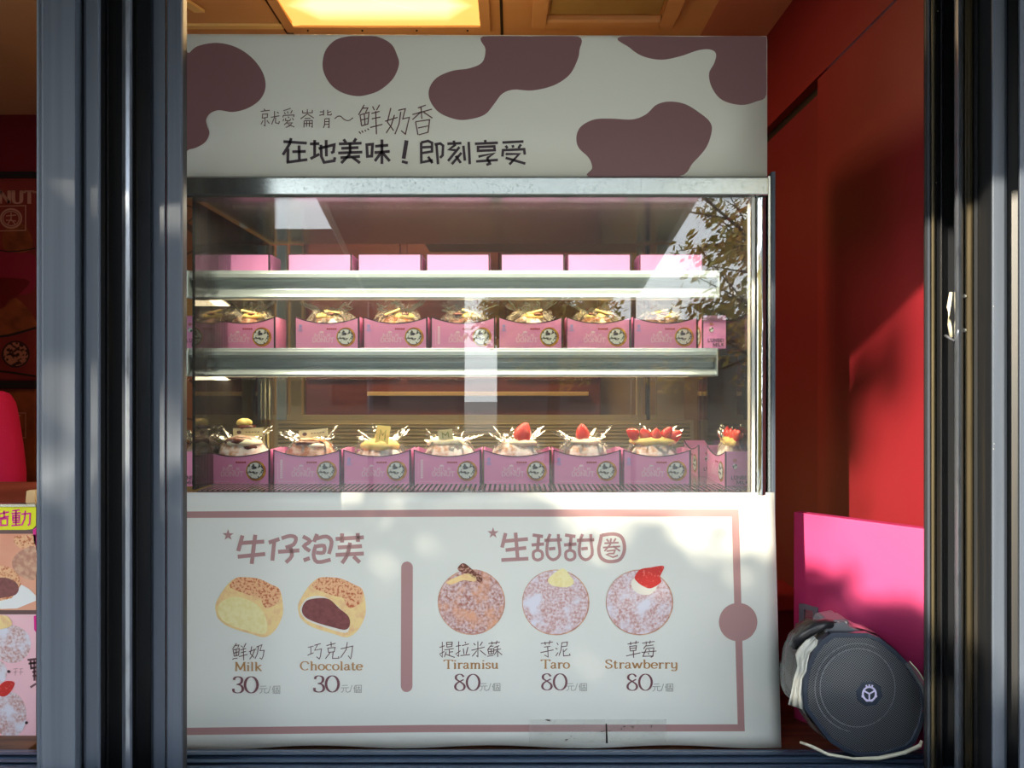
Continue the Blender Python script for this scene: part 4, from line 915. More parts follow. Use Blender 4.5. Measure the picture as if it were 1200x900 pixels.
# item names
N1 = [[(265,105),(210,190)],[(240,140),(300,130),(285,165)],[(218,200),(235,290)],[(218,200),(305,180),(295,275),(235,290)],[(225,245),(300,225)],[(260,190),(265,280)],[(208,335),(230,320),(280,315)],[(330,140),(355,165)],[(400,105),(370,165)],[(320,200),(400,180)],[(325,240),(400,220)],[(300,295),(420,262)],[(362,170),(368,345)],
 [(480,150),(460,250),(515,310)],[(520,200),(490,280),(450,330)],[(440,225),(545,185)],[(545,160),(625,125),(595,210),(655,205),(640,290),(620,330),(590,310)],[(575,150),(560,250),(525,325)]]
N2 = [[(250,165),(330,145)],[(290,160),(292,260)],[(245,275),(330,240)],[(340,135),(430,110)],[(385,125),(345,205),(440,185),(425,290),(410,325),(370,295)],[(510,140),(640,105)],[(575,85),(578,160)],[(530,175),(540,235),(620,225),(632,165),(530,175)],[(560,240),(495,325)],[(605,230),(595,320),(685,315),(680,290)],[(710,185),(880,145),(860,290),(850,325),(815,280)],[(805,90),(790,190),(710,310)]]
N3 = [[(120,165),(195,140)],[(160,85),(160,300),(130,270)],[(120,260),(190,220)],[(220,95),(225,160),(295,150),(300,90),(220,95)],[(225,125),(295,120)],[(190,200),(320,180)],[(258,190),(260,275)],[(262,230),(310,225)],[(215,225),(190,300)],[(205,260),(335,305)],
 [(350,150),(420,135)],[(390,80),(390,290),(365,270)],[(345,260),(415,210)],[(480,85),(490,110)],[(435,140),(535,115)],[(455,180),(465,260)],[(520,160),(495,260)],[(415,280),(550,265)],
 [(600,105),(625,135)],[(725,85),(690,140)],[(570,205),(755,160)],[(660,80),(660,295),(640,280)],[(645,210),(580,290)],[(690,205),(775,275)],
 [(810,110),(970,90)],[(855,80),(860,125)],[(930,70),(915,120)],[(850,130),(800,190)],[(830,150),(880,145)],[(800,195),(815,260),(880,250),(885,180),(800,195)],[(810,225),(885,215)],[(845,185),(850,250)],[(790,290),(880,275)],[(890,165),(960,140)],[(885,205),(985,185)],[(935,150),(940,300)],[(930,210),(890,270)],[(945,220),(1000,270)]]
N4 = [[(165,110),(335,88)],[(222,85),(230,130)],[(295,65),(280,125)],[(210,160),(300,148)],[(160,238),(345,198)],[(262,150),(268,300),(215,270)],[(390,98),(410,130)],[(370,175),(400,190)],[(375,285),(410,235)],[(455,100),(540,88),(530,145),(460,155)],[(460,100),(450,200),(420,280)],[(480,190),(485,285),(575,275),(570,250)],[(535,180),(490,225)]]
N5 = [[(425,118),(585,92)],[(465,85),(470,130)],[(545,70),(540,115)],[(455,150),(465,215),(540,205),(550,140),(455,150)],[(460,180),(545,170)],[(405,285),(605,240)],[(507,210),(510,310)],[(630,105),(805,80)],[(685,80),(690,125)],[(745,68),(735,115)],[(690,130),(650,185)],[(680,145),(790,130)],[(690,180),(640,290),(790,285)],[(690,180),(795,170),(780,290),(750,305)],[(620,235),(830,215)],[(725,190),(735,215)],[(715,240),(725,265)]]
for n_, ox in ((N1, 255), (N2, 340), (N3, 505), (N4, 620), (N5, 700)):
    m = MB(); trace(m, n_, ox, 745, 12, .95, L2); m.flat = 1; m.build('item_name', M['inkthin'], lb)
for tx, a, b, f_ in (('Milk', 275, 786, 32), ('Chocolate', 351.5, 785.2, 73.5), ('Tiramisu', 520, 783.5, 64.5), ('Taro', 634, 783.2, 34), ('Strawberry', 709, 783.2, 86)):
    m = MB(); word(m, tx, a, b, 10, 2.0, L2, thin=.8, fit=f_); m.flat = 1; m.build('english_name', M['tan'], lb)
for tx, a, b, w_ in (('30', 272, 812, 3.0), ('30', 367, 811, 3.0), ('80', 532, 809.2, 2.6), ('80', 634, 808.6, 2.6), ('80', 734, 809, 2.6)):
    m = MB(); word(m, tx, a, b, 19, w_, L2, thin=.85, fit=31, k=3); m.flat = 1; m.build('price', M['linedk'], lb)
U = [[(605,712),(685,708)],[(590,745),(700,742)],[(625,750),(620,790),(590,812)],[(660,748),(660,800),(690,808),(715,790)],[(745,705),(715,805)],[(790,705),(770,760)],[(782,740),(782,812)],[(800,710),(875,708),(875,810),(800,810),(800,710)],[(815,740),(860,738)],[(838,720),(838,765)],[(820,768),(858,766),(858,792),(820,794),(820,768)]]
for ox, oy in ((255, 745), (350.5, 744), (513, 742), (614.5, 742), (715.5, 742.5)):
    m = MB(); trace(m, U, ox, oy, 12, .7, L2); m.flat = 1; m.build('unit_lettering', M['greyink'], lb)
# printed pastries
def dec(name, mname, pts, mp, parent, ox=0, oy=0, s=1, k=4, lab=None):
    m = MB(); spoly(m, [(ox+x/s, oy+y/s) for x, y in pts], mp, k); o = m.build(name, M[mname], parent)
    if lab: o['label'] = lab
    return o
body = [(15,250),(40,190),(100,100),(160,50),(215,40),(330,50),(430,95),(490,130),(515,240),(510,330),(460,430),(380,485),(280,460),(120,410),(40,350),(20,300)]
crust = [(120,110),(165,50),(215,40),(330,50),(430,95),(490,130),(495,190),(465,240),(400,270),(365,240),(350,195),(290,180),(200,150)]
for k_, dx in enumerate((0, 612)):
    sh = lambda L: [(x+dx, y) for x, y in L]
    dec('puff_print', 'prpuff', sh(body), L2, lb, 250, 670, 6.316)
    dec('crust_print', 'prcrust', sh(crust), L3, lb, 250, 670, 6.316)
    if k_ == 0: dec('filling_print', 'prcust', [(35,260),(80,210),(160,185),(250,205),(330,250),(385,330),(400,420),(370,462),(260,440),(120,390),(50,335)], lm(.0019), lb, 250, 670, 6.316)
    else:
        dec('filling_rim_print', 'prhalo', sh([(30,275),(70,205),(140,178),(220,190),(290,240),(370,320),(395,400),(375,450),(300,440),(180,400),(90,365),(45,320)]), lm(.0019), lb, 250, 670, 6.316)
        dec('filling_print', 'prchoc', [(655,280),(690,215),(780,195),(860,205),(930,270),(1000,330),(1010,395),(975,430),(880,410),(760,375),(680,335)], lm(.0022), lb, 250, 670, 6.316)
cir = lambda cx, cy, rx, ry: [(cx+rx*math.cos(2*PI*i/20), cy+ry*math.sin(2*PI*i/20)) for i in range(20)]
for (cx, cy, mm) in ((552.5, 705.5, 'prtira'), (651.3, 706, 'prsugar'), (749.5, 706, 'prsugar')):
    dec('donut_rim_print', 'prsoft', cir(cx, cy, 39.5, 38.5), L2, lb, k=2); dec('donut_print', mm, cir(cx-.4, cy-.2, 38.3, 37.3), lm(.0014), lb, k=2)
dec('cream_print', 'prpuff', [(90,110),(140,85),(190,68),(230,85),(225,105),(170,100),(120,120)], L3, lb, 500, 655, 4)
dec('cocoa_print', 'prcocoa', [(150,35),(175,20),(215,50),(260,85),(250,110),(200,75),(150,55)], L3, lb, 500, 655, 4)
dec('cream_print', 'prcust', [(570,95),(600,65),(640,45),(670,75),(690,110),(660,132),(600,128),(575,115)], L3, lb, 500, 655, 4)
dec('cream_print', 'prhalo', [(960,105),(985,90),(1040,125),(1080,95),(1080,130),(1050,165),(1000,165),(965,140)], L3, lb, 500, 655, 4)
dec('strawberry_print', 'prberry', [(975,85),(1000,50),(1050,40),(1112,34),(1095,80),(1098,110),(1050,138),(1010,125),(985,105)], lm(.0019), lb, 500, 655, 4)
# torn slit and clear tape at the lower edge
m = MB(); m.poly([lm(.0052)(*p) for p in [(709.6, 848), (711, 848), (711.6, 860), (712.5, 871), (709.8, 871), (710, 860)]]); m.build('tear', M['blackslit'], lb)
for (a, b, lb_) in ((620, 709, 'clear crinkled tape left of the tear on the banner bottom'), (712, 781, 'clear crinkled tape right of the tear on the banner bottom')):
    V = []; n_ = 14
    for j in range(9):
        for k in range(n_+1):
            px = a+(b-a)*k/n_; py = 843+27*j/8; V.append(P(px, py, LY(py)-.0060-.0016*(1+noise.noise(Vector((px*.12, py*.2, 0))))))
    tp = MB().add(V, [(j*(n_+1)+k, j*(n_+1)+k+1, (j+1)*(n_+1)+k+1, (j+1)*(n_+1)+k) for j in range(8) for k in range(n_)])
    tag(tp.build('clear_tape', M['tape'], smooth=True), lb_, 'tape')

# ------------------------------------------------------------ pink board and latch
pk = thing('pink_board', 'hot pink board with a recessed latch leaning behind the loudspeaker', 'board')
A = Vector((X_(930, 1.41), 1.41)); B = Vector((X_(1084, 1.245), 1.245)); zt = Z_(600, 1.41)
dr = (B-A).normalized(); nr = Vector((-dr.y, dr.x))      # away from camera
if nr.y < 0: nr = -nr
q4 = [A, B, B+nr*.022, A+nr*.022]
MB().prism([(v.x, v.y, CT) for v in q4], (0, 0, zt-CT)).build('panel', M['pinkboard'], pk, bevel=.0015)
lz = (Z_(707, 1.40), Z_(738, 1.40)); u0, u1 = .012, .034
def bp(u, z, d): v = A+dr*u-nr*d; return Vector((v.x, v.y, z))
fr = MB(); zc_ = (lz[0]+lz[1])/2; hh = abs(lz[0]-lz[1])/2
def bbox(mb, u0, u1, z0, z1, d0, d1):
    v = [bp(u, z, d) for u in (u0, u1) for d in (d0, d1) for z in (z0, z1)]
    mb.add(v, [(0,1,3,2),(4,6,7,5),(0,4,5,1),(2,3,7,6),(0,2,6,4),(1,5,7,3)])
U0, U1 = .012, .048
bbox(fr, U0, U0+.009, zc_-hh, zc_+hh, 0.0003, .004); bbox(fr, U1-.009, U1, zc_-hh, zc_+hh, .0003, .004)
bbox(fr, U0+.009, U1-.009, zc_-hh, zc_-hh+.009, .0003, .004); bbox(fr, U0+.009, U1-.009, zc_+hh-.009, zc_+hh, .0003, .004)
la = fr.build('latch_plate', M['grey'], pk, bevel=.001)
m = MB(); bbox(m, U0+.0095, U1-.0095, zc_-hh+.0095, zc_+hh-.0095, .0003, .0012); m.build('latch_bowl', M['steel'], la)

# red crate beyond
crt = thing('red_crate', 'red plastic crate between the menu banner and the pink board', 'crate')
MB().box(X_(880, 1.62), X_(960, 1.62), 1.62, 1.84, CT, Z_(716, 1.62)).build('body', M['red'], crt, bevel=.004)
MB().box(X_(876, 1.62), X_(962, 1.62), 1.61, 1.85, Z_(716, 1.62), Z_(712, 1.62)).build('rim', M['red'], crt, bevel=.002)

# ------------------------------------------------------------ loudspeaker in a plastic bag
SPY = 1.165
sc_ = 4.615
outl = [(345,195),(545,195),(610,222),(690,285),(770,365),(845,490),(862,600),(835,710),(800,790),(765,825),(650,862),(500,868),(420,840),(340,790),(265,695),(195,600),(188,500),(208,380),(245,295),(290,235)]
op = [(900+x/sc_, 700+y/sc_) for x, y in outl]
spk = thing('loudspeaker', 'black round portable loudspeaker with perforated grille in a clear bag on the sill', 'loudspeaker', (0, 0, 0))
cx_, cy_ = 1012.5, 813
fp = [P(x, y, SPY) for x, y in op]; cc = P(cx_, cy_, SPY)
zmin = min(v.z for v in fp)
# body loft
rings = [(0.97, 0, 0, 0), (1.0, .008, 0, 0), (.97, .04, -.002, 0), (.90, .075, -.006, .003), (.78, .105, -.004, .006)]
V = []; n = len(fp)
for s, dy, dx, dz in rings:
    for v in fp: V.append(Vector((cc.x+(v.x-cc.x)*s+dx, SPY+.012+dy, cc.z+(v.z-cc.z)*s+dz)))
Fc = [(r*n+i, r*n+(i+1) % n, (r+1)*n+(i+1) % n, (r+1)*n+i) for r in range(len(rings)-1) for i in range(n)]+[tuple(range(n))[::-1], tuple((len(rings)-1)*n+i for i in range(n))]
MB().add(V, Fc).build('body', M['blkplast'], spk, smooth=False, bevel=.002)
def ringmesh(r0, r1, y0, y1):
    V = []
    for r, y in ((r0, y0+.004), (r0, y0), (r1, y0+.001), (r1, y1)):
        for v in fp: V.append(Vector((cc.x+(v.x-cc.x)*r, y, cc.z+(v.z-cc.z)*r)))
    return MB().add(V, [(a*n+i, a*n+(i+1) % n, (a+1)*n+(i+1) % n, (a+1)*n+i) for a in range(3) for i in range(n)])
ringmesh(.925, 1.0, SPY, SPY+.012).build('rim', M['rim'], spk, bevel=.0008)
V = [Vector((cc.x, SPY-.004, cc.z))]
for r, y in ((.35, SPY-.0035), (.7, SPY-.001), (.93, SPY+.003)):
    for v in fp: V.append(Vector((cc.x+(v.x-cc.x)*r, y, cc.z+(v.z-cc.z)*r)))
Fc = [(0, 1+(i+1) % n, 1+i) for i in range(n)]+[(1+a*n+i, 1+a*n+(i+1) % n, 1+(a+1)*n+(i+1) % n, 1+(a+1)*n+i) for a in range(2) for i in range(n)]
MB().add(V, Fc).build('grille', M['mesh'], spk, smooth=True)
# emblem
ex, ey = 900+548/sc_, 700+522/sc_
m = MB(); oc = [(ex+15.8*math.cos(2*PI*(i+.3)/8), ey+15.2*math.sin(2*PI*(i+.3)/8)) for i in range(8)]
m.prism([P(x, y, SPY-.0045) for x, y in oc], (0, .003, 0)); em = m.build('emblem_plate', M['rim'], spk, bevel=.0008)
m = MB(); sm_ = pmap(SPY-.0052); ribbon(m, arc(ex, ey, 7.6, 8.0, 0, 360, 26), 2.2, sm_)
for a in (-30, 90, 210): ribbon(m, [(ex, ey), (ex+7*math.cos(math.radians(a)), ey+7*math.sin(math.radians(a))+0)], 1.8, sm_)
for a in (-110, -90, -70): ribbon(m, [(ex+8*math.cos(math.radians(a)), ey+8*math.sin(math.radians(a))), (ex+11*math.cos(math.radians(a)), ey+11*math.sin(math.radians(a)))], 2, sm_)
for a in (20, 160, 70, 110): ribbon(m, [(ex+8*math.cos(math.radians(a)), ey+8*math.sin(math.radians(a))), (ex+9.6*math.cos(math.radians(a)), ey+9.6*math.sin(math.radians(a)))], 2.4, sm_)
m.flat = 1; m.build('emblem', M['logo'], em)
# struts behind grille show as flat bands on it: woofer ring and top spoke
gm = pmap(SPY-.0046); gl_ = mat('grille_lighter_zone', srgb(120, 124, 130), .45, .3)
for mb_pts, w_ in ((arc(1005, 806, 44, 46, 0, 360, 40), 1.0), (arc(1005, 806, 50, 52, 100, 300, 30), .8)):
    m = MB(); m.flat = 1; ribbon(m, mb_pts, w_, gm); m.build('woofer_ring', gl_, spk)
# top control panel, knob, handle
tp = [P(968, 733, 1.19), P(996, 727, 1.19), P(998, 741, 1.19), P(1018, 743, 1.19), P(975, 743, 1.19), P(966, 740, 1.19)]
m = MB(); m.prism([P(966, 742, 1.18), P(970, 732, 1.18), P(990, 728, 1.18), P(996, 734, 1.18), P(1010, 740, 1.18), P(1014, 744, 1.18)], (.004, .06, 0)); cp = m.build('control_panel', M['grey'], spk, bevel=.003)
m = MB(); m.prism([P(968, 731, 1.185), P(970, 726.5, 1.185), P(994, 726.5, 1.185), P(996, 731, 1.185), P(992, 734.5, 1.185), P(972, 734.5, 1.185)], (0, .04, 0)); m.build('knob', M['grey'], cp, bevel=.002)
for i in range(5): MB().box(X_(973+i*4.2, 1.183), X_(975+i*4.2, 1.183), 1.181, 1.1845, Z_(732, 1.183), Z_(728.5, 1.183)).build('button', M['white'] if i % 2 == 0 else M['blkplast'], cp)
MB().tube([P(931, 757, 1.19), P(935, 750, 1.18), P(944, 742, 1.172), P(955, 735, 1.17), P(966, 731, 1.175), P(980, 731, 1.20), P(1000, 738, 1.21)], [.007, .0085, .009, .009, .008, .008, .007], 10).build('handle', M['blkplast'], spk, smooth=True)
m = MB()   # perforation glints
# bag
bagt = thing('plastic_bag', 'clear crumpled plastic bag wrapped around the loudspeaker body', 'bag')
V = []; rr_ = [(1.02, .006, .0), (1.03, .02, -.002), (1.03, .045, -.005), (.97, .075, -.008), (.86, .105, -.006), (.6, .114, .0)]; n2 = 60
def outline_at(t):
    f = t*n; i = int(f) % n; u = f-int(f); a, b = fp[i], fp[(i+1) % n]; return a.lerp(b, u)
for k, (s, dy, dx) in enumerate(rr_):
    for i in range(n2):
        v = outline_at(i/n2); nz = noise.noise(Vector((i*.35, k*.9, 3)))*.035+noise.noise(Vector((i*.9, k*1.7, 9)))*.02
        p = Vector((cc.x+(v.x-cc.x)*(s+nz)+dx, SPY+.012+dy+nz*.15, max(cc.z+(v.z-cc.z)*(s+nz), zmin-.002)))
        V.append(p)
m = MB().add(V, [(r*n2+i, r*n2+(i+1) % n2, (r+1)*n2+(i+1) % n2, (r+1)*n2+i) for r in range(len(rr_)-1) for i in range(n2)]); m.flat = 1
m.build('film', M['bag'], bagt, smooth=True)
hem = mat('bag_hem', srgb(196, 192, 170), .4)
MB().tube([P(1080, 868, 1.155), P(1078, 874, 1.152), P(1060, 882, 1.15), P(1030, 888.5, 1.148), P(1000, 889, 1.147), P(970, 884, 1.148), P(950, 874, 1.155), P(938, 870, 1.17)], [.002, .0032, .003, .003, .002, .0025, .0025, .002], 8).build('hem', hem, bagt, smooth=True)
m = MB()
Q = [(1066, 775), (1076, 786), (1086, 802), (1092, 822), (1095, 832), (1090, 836), (1083, 834)]
Q2 = [(1060, 778), (1070, 792), (1079, 806), (1084, 822), (1086, 830), (1083, 832), (1080, 833)]
V = [P(x, y, 1.15) for x, y in Q]+[P(x, y, 1.155) for x, y in Q2]; m.add(V, [(i, i+1, 8+i, 7+i) for i in range(6)]); m.flat = 1; m.build('loose_fold', M['bag'], bagt, smooth=True)
MB().tube([P(x, y, 1.149) for x, y in Q], .0008, 6).build('hem', hem, bagt, smooth=True)
# crumpled pale band on the left flank
V = []; cl_ = [(246,208,268,232),(205,232,262,262),(165,280,225,300),(150,310,212,350),(160,370,205,400),(140,440,185,440),(128,510,178,520),(112,580,188,606)]
for j, (x0, y0, x1, y1) in enumerate(cl_):
    for k in range(7):
        t = k/6; V.append(P(900+(x0+(x1-x0)*t)/sc_, 700+(y0+(y1-y0)*t)/sc_, 1.158+.004*math.sin(k*2.4+j*.8)))
m = MB().add(V, [(j*7+k, j*7+k+1, (j+1)*7+k+1, (j+1)*7+k) for j in range(7) for k in range(6)]); m.flat = 1
m.build('gathered_band', M['cloth'], bagt, smooth=True, solid=.0015)

# ------------------------------------------------------------ left opening: counter signs
sg = thing('counter_sign', 'menu sign board at far left with yellow strip and pastry photos', 'sign')
Ys = 1.30
MB().box(X_(-120, Ys), X_(44, Ys), Ys, Ys+.012, Z_(868, Ys), Z_(591, Ys)).build('backing', M['inkthin'], sg, bevel=.001)
MB().box(X_(-120, Ys), X_(43, Ys), Ys-.004, Ys+.013, Z_(593.5, Ys), Z_(590.5, Ys)).build('top_edge', M['steel'], sg)
s1 = lambda e: pmap(Ys-e)
def dpoly(name, mname, pts, e, sm=False, k=4):
    m = MB(); spoly(m, pts, s1(e), k, sm); return m.build(name, M[mname], sg)
dpoly('yellow_strip', 'yellow', [(-120, 594), (42.3, 594), (42, 616), (38, 620), (30, 621), (-120, 621)], .0006)
m = MB(); trace(m, [[(-10,135),(62,120)],[(28,110),(30,160)],[(-8,165),(62,150)],[(5,170),(5,215),(50,212),(52,165),(5,170)],
 [(85,112),(138,105)],[(80,130),(145,126)],[(90,145),(90,180),(135,178),(135,143),(90,145)],[(90,162),(135,160)],[(112,108),(112,212)],[(88,195),(140,192)],[(80,216),(146,210)],[(150,135),(212,130),(208,205),(195,215)],[(178,110),(172,170),(152,215)]], 0, 580, 6, 1.9, s1(.0010)); m.flat = 1; m.build('sign_lettering', M['magenta'], sg)
dpoly('photo_ground', 'salmon', [(-120, 625.5), (42.2, 625.5), (42.2, 715), (-120, 715)], .0006)
dpoly('magenta_tab', 'magenta', [(38.3, 621), (42.4, 618), (42.4, 640), (40, 637)], .0009)
dpoly('magenta_tab', 'magenta', [(39.5, 722), (42.4, 721), (42.4, 741), (40, 738)], .0009)
dpoly('puff_photo', 'prcrust', [(17, 628), (42, 626.5), (42, 640), (24, 643), (16, 636)], .0009)
dpoly('puff_photo', 'prsoft', [(14, 662), (17, 652), (27, 644), (42, 642), (42, 676), (33, 679), (20, 672)], .0010, True)
dpoly('puff_photo', 'prcrust', [(-8, 668), (8, 664), (20, 672), (24, 682), (26, 694), (12, 702), (-8, 706)], .0012, True)
dpoly('filling_photo', 'prchoc', [(-8, 680), (6, 677), (18, 682), (22, 690), (18, 697), (6, 700), (-8, 700)], .0015, True)
dpoly('paper_photo', 'prwhite', [(-8, 706), (14, 701), (25, 685), (34, 690), (42, 698), (42, 704), (20, 713), (-8, 714)], .0013)
dpoly('pink_ground', 'pinkpaper', [(-120, 720), (42.2, 720), (42.2, 867), (-120, 867)], .0006)
dpoly('donut_photo', 'prsugar', [(x, y) for x, y in cir(14, 755, 22, 22)], .0009, True, 2)
dpoly('donut_photo', 'prsugar', [(x, y) for x, y in cir(12, 838, 19, 27)], .0009, True, 2)
dpoly('donut_photo', 'prsugar', [(x, y) for x, y in cir(-2, 788, 10, 14)], .0012, True, 2)
dpoly('custard_photo', 'prpuff', [(-6, 722), (8, 722), (14, 730), (10, 735), (-6, 737)], .0013, True)
dpoly('strawberry_photo', 'prberry', [(-2, 814), (0, 803), (8, 798), (17, 800), (13, 810), (6, 816)], .0013, True)
m = MB(); trace(m, [[(145,330),(190,325)],[(160,330),(165,380)],[(150,350),(190,345)],[(160,375),(190,370)],[(170,395),(190,390)],[(180,325),(182,440)],[(172,415),(190,412)],[(160,475),(190,455)]], 0, 700, 4.5, 2.4, s1(.0012)); m.flat = 1; m.build('brown_lettering', M['linedk'], sg)
m = MB()
for a, b in ((10, 787), (31, 847)): m.poly([s1(.0016)(a+1.8*math.cos(2*PI*i/12), b+1.8*math.sin(2*PI*i/12)) for i in range(12)])
m.build('dot_print', M['ink'], sg)
m = MB(); trace(m, [[(70,378),(95,375)],[(72,395),(92,392)],[(82,375),(80,412)],[(102,378),(120,376)],[(110,378),(108,410)],[(100,395),(122,393)]], 0, 700, 4.5, .6, s1(.0012)); m.flat = 1; m.build('small_lettering', M['line'], sg)
ws = tag(MB().box(X_(-100, 1.27), X_(44, 1.27), 1.245, 1.296, CT, Z_(870, 1.27)).build('wooden_batten', M['wood'], bevel=.002), 'wooden batten under the far left menu sign', 'batten')
st = tag(MB().prism([P(29, 594, 1.36), P(31, 575, 1.36), P(41.5, 574, 1.36), P(40, 594, 1.36)], (0, .01, 0)).build('wooden_stick', mat('pale_wood', srgb(238, 196, 140), .5), bevel=.001), 'pale wooden stick end above the yellow sign at left', 'stick')
tray = tag(MB().box(-1.3, X_(43, 1.36), 1.335, 1.72, CT, Z_(594.5, 1.36)).build('side_counter', M['brownp'], bevel=.004), 'low brown side counter behind the far left menu sign', 'counter')

# ------------------------------------------------------------ person in pink, mostly left of the frame
per = thing('person', 'person in a hot pink top standing at the far left behind the counter', 'person', (-1.745, 2.2, 0))
def skin_chain(name, chains, m, parent, sub=2):
    vs = []; es = []; rs = []; idx = {}
    for ch in chains:
        prev = None
        for (k, p, r) in ch:
            if k in idx: cur = idx[k]
            else:
                cur = len(vs); idx[k] = cur; vs.append(p); rs.append(r)
            if prev is not None: es.append((prev, cur))
            prev = cur
    me = bpy.data.meshes.new(name); me.from_pydata(vs, es, []); me.materials.append(m)
    o = bpy.data.objects.new(name, me); C.objects.link(o); o.parent = parent
    md = o.modifiers.new('skin', 'SKIN'); md.use_smooth_shade = True
    for i, r in enumerate(rs):
        sv = me.skin_vertices[0].data[i]; sv.radius = r if isinstance(r, tuple) else (r, r); sv.use_root = (i == 0)
    s = o.modifiers.new('sub', 'SUBSURF'); s.levels = sub; s.render_levels = sub
    return o
K = 1.0
def z(v): return v*K
base = [('pel', (0, 0, z(.98)), (.15, .11)), ('wai', (0, 0, z(1.12)), (.125, .095)), ('che', (0, 0, z(1.33)), (.155, .11)), ('nec', (0, 0, z(1.47)), .055), ('hd0', (0, -.01, z(1.56)), .05)]
body_ = skin_chain('body', [base,
 [('che', 0, 0), ('shr', (.19, 0, z(1.43)), .058), ('elr', (.235, -.03, z(1.16)), .042), ('wrr', (.16, -.22, z(1.06)), .027), ('har', (.12, -.29, z(1.04)), .03)],
 [('che', 0, 0), ('shl', (-.19, 0, z(1.43)), .058), ('ell', (-.24, -.03, z(1.16)), .042), ('wrl', (-.17, -.22, z(1.06)), .027), ('hal', (-.13, -.29, z(1.04)), .03)],
 [('pel', 0, 0), ('hpr', (.09, 0, z(.9)), .085), ('knr', (.10, -.01, z(.5)), .055), ('anr', (.10, .02, z(.1)), .04), ('tor', (.10, -.12, z(.06)), .035)],
 [('pel', 0, 0), ('hpl', (-.09, 0, z(.9)), .085), ('knl', (-.10, -.01, z(.5)), .055), ('anl', (-.10, .02, z(.1)), .04), ('tol', (-.10, -.12, z(.06)), .035)]], M['skin'], per)
skin_chain('pink_top', [[('pel', (0, 0, z(.93)), (.172, .13)), ('wai', (0, 0, z(1.12)), (.15, .12)), ('che', (0, 0, z(1.33)), (.175, .13)), ('nk', (0, 0, z(1.43)), .085)],
 [('che', 0, 0), ('sr', (.20, 0, z(1.42)), .085), ('er', (.245, -.03, z(1.12)), .075)], [('che', 0, 0), ('sl', (-.20, 0, z(1.42)), .085), ('el', (-.245, -.03, z(1.12)), .075)]], M['shirt'], per)
skin_chain('trousers', [[('p', (0, 0, z(.94)), (.162, .12)), ('hr', (.09, 0, z(.85)), .10), ('kr', (.10, -.01, z(.5)), .07), ('ar', (.10, .02, z(.12)), .055)], [('p', 0, 0), ('hl', (-.09, 0, z(.85)), .10), ('kl', (-.10, -.01, z(.5)), .07), ('al', (-.10, .02, z(.12)), .055)]], M['denim'], per)
hd = MB().ball((0, -.015, z(1.655)), (.075, .092, .112), 28, 20, lambda d: 1+(.10 if d.y < -.95 and -.2 < d.z < .1 else 0)-.08*max(0, -d.z)*abs(d.x)).build('head', M['skin'], per, smooth=True)
for s in (-1, 1):
    MB().ball((s*.030, -.098, z(1.667)), .009, 10, 8).build('eye', M['white'], hd, smooth=True)
    MB().ball((s*.076, -.01, z(1.655)), (.01, .018, .028), 10, 8).build('ear', M['skin'], hd, smooth=True)
MB().ball((0, -.112, z(1.645)), (.012, .016, .02), 10, 8).build('nose', M['skin'], hd, smooth=True)
MB().ball((0, -.098, z(1.607)), (.022, .008, .006), 10, 6).build('mouth', M['redink'], hd, smooth=True)
MB().ball((0, .008, z(1.675)), (.086, .098, .118), 24, 16, lambda d: .82 if (d.y < -.35 and d.z < .45) else 1).build('hair', M['hair'], per, smooth=True)
for s in (-1, 1):
    for f in range(4):
        x = s*(.12+(f-1.5)*.014); L = (.055, .065, .062, .048)[f]
        skin_chain('finger', [[(0, (x, -.30, z(1.04)), .0085), (1, (x-s*.004, -.30-L*.6, z(1.035)), .008), (2, (x-s*.008, -.30-L, z(1.015)), .007)]], M['skin'], per, 1)
    skin_chain('thumb', [[(0, (s*.10, -.27, z(1.045)), .0095), (1, (s*.075, -.30, z(1.045)), .0085), (2, (s*.066, -.325, z(1.035)), .0075)]], M['skin'], per, 1)

# ------------------------------------------------------------ outdoors, seen as reflections and as shade
gr = MB().box(-40, 40, -60, 1.0, -.1, 0).build('pavement', M['pave']); gr['kind'] = 'structure'
hatch = thing('window_hatch', 'raised hatch panel above the shop window', 'hatch')
MB().box(-2.5, 1.9, -.42, 1.02, 2.36, 2.39).build('panel', M['framedk'], hatch, bevel=.003)
cn = thing('canopy', 'grey sloping canopy across the pavement reflected in the upper glass', 'canopy')
MB().prism([(-1.05, -1.45, 2.52), (1.0, -1.45, 2.52), (1.4, -5.6, 2.5), (-1.62, -5.6, 2.5)], (0, 0, .03)).build('roof_sheet', M['canopy'], cn)
for a in ((-1.05, -1.45, 1.0, -1.45), (1.0, -1.45, 1.4, -5.6), (-1.05, -1.45, -1.62, -5.6), (-1.62, -5.6, 1.4, -5.6)):
    MB().tube([(a[0], a[1], 2.52), (a[2], a[3], 2.51)], .022, 8).build('edge_bar', M['white'], cn)
for a in ((-1.55, -5.5), (1.33, -5.5)): MB().tube([(a[0], a[1], 0), (a[0], a[1], 2.5)], .03, 8).build('post', M['frame'], cn)
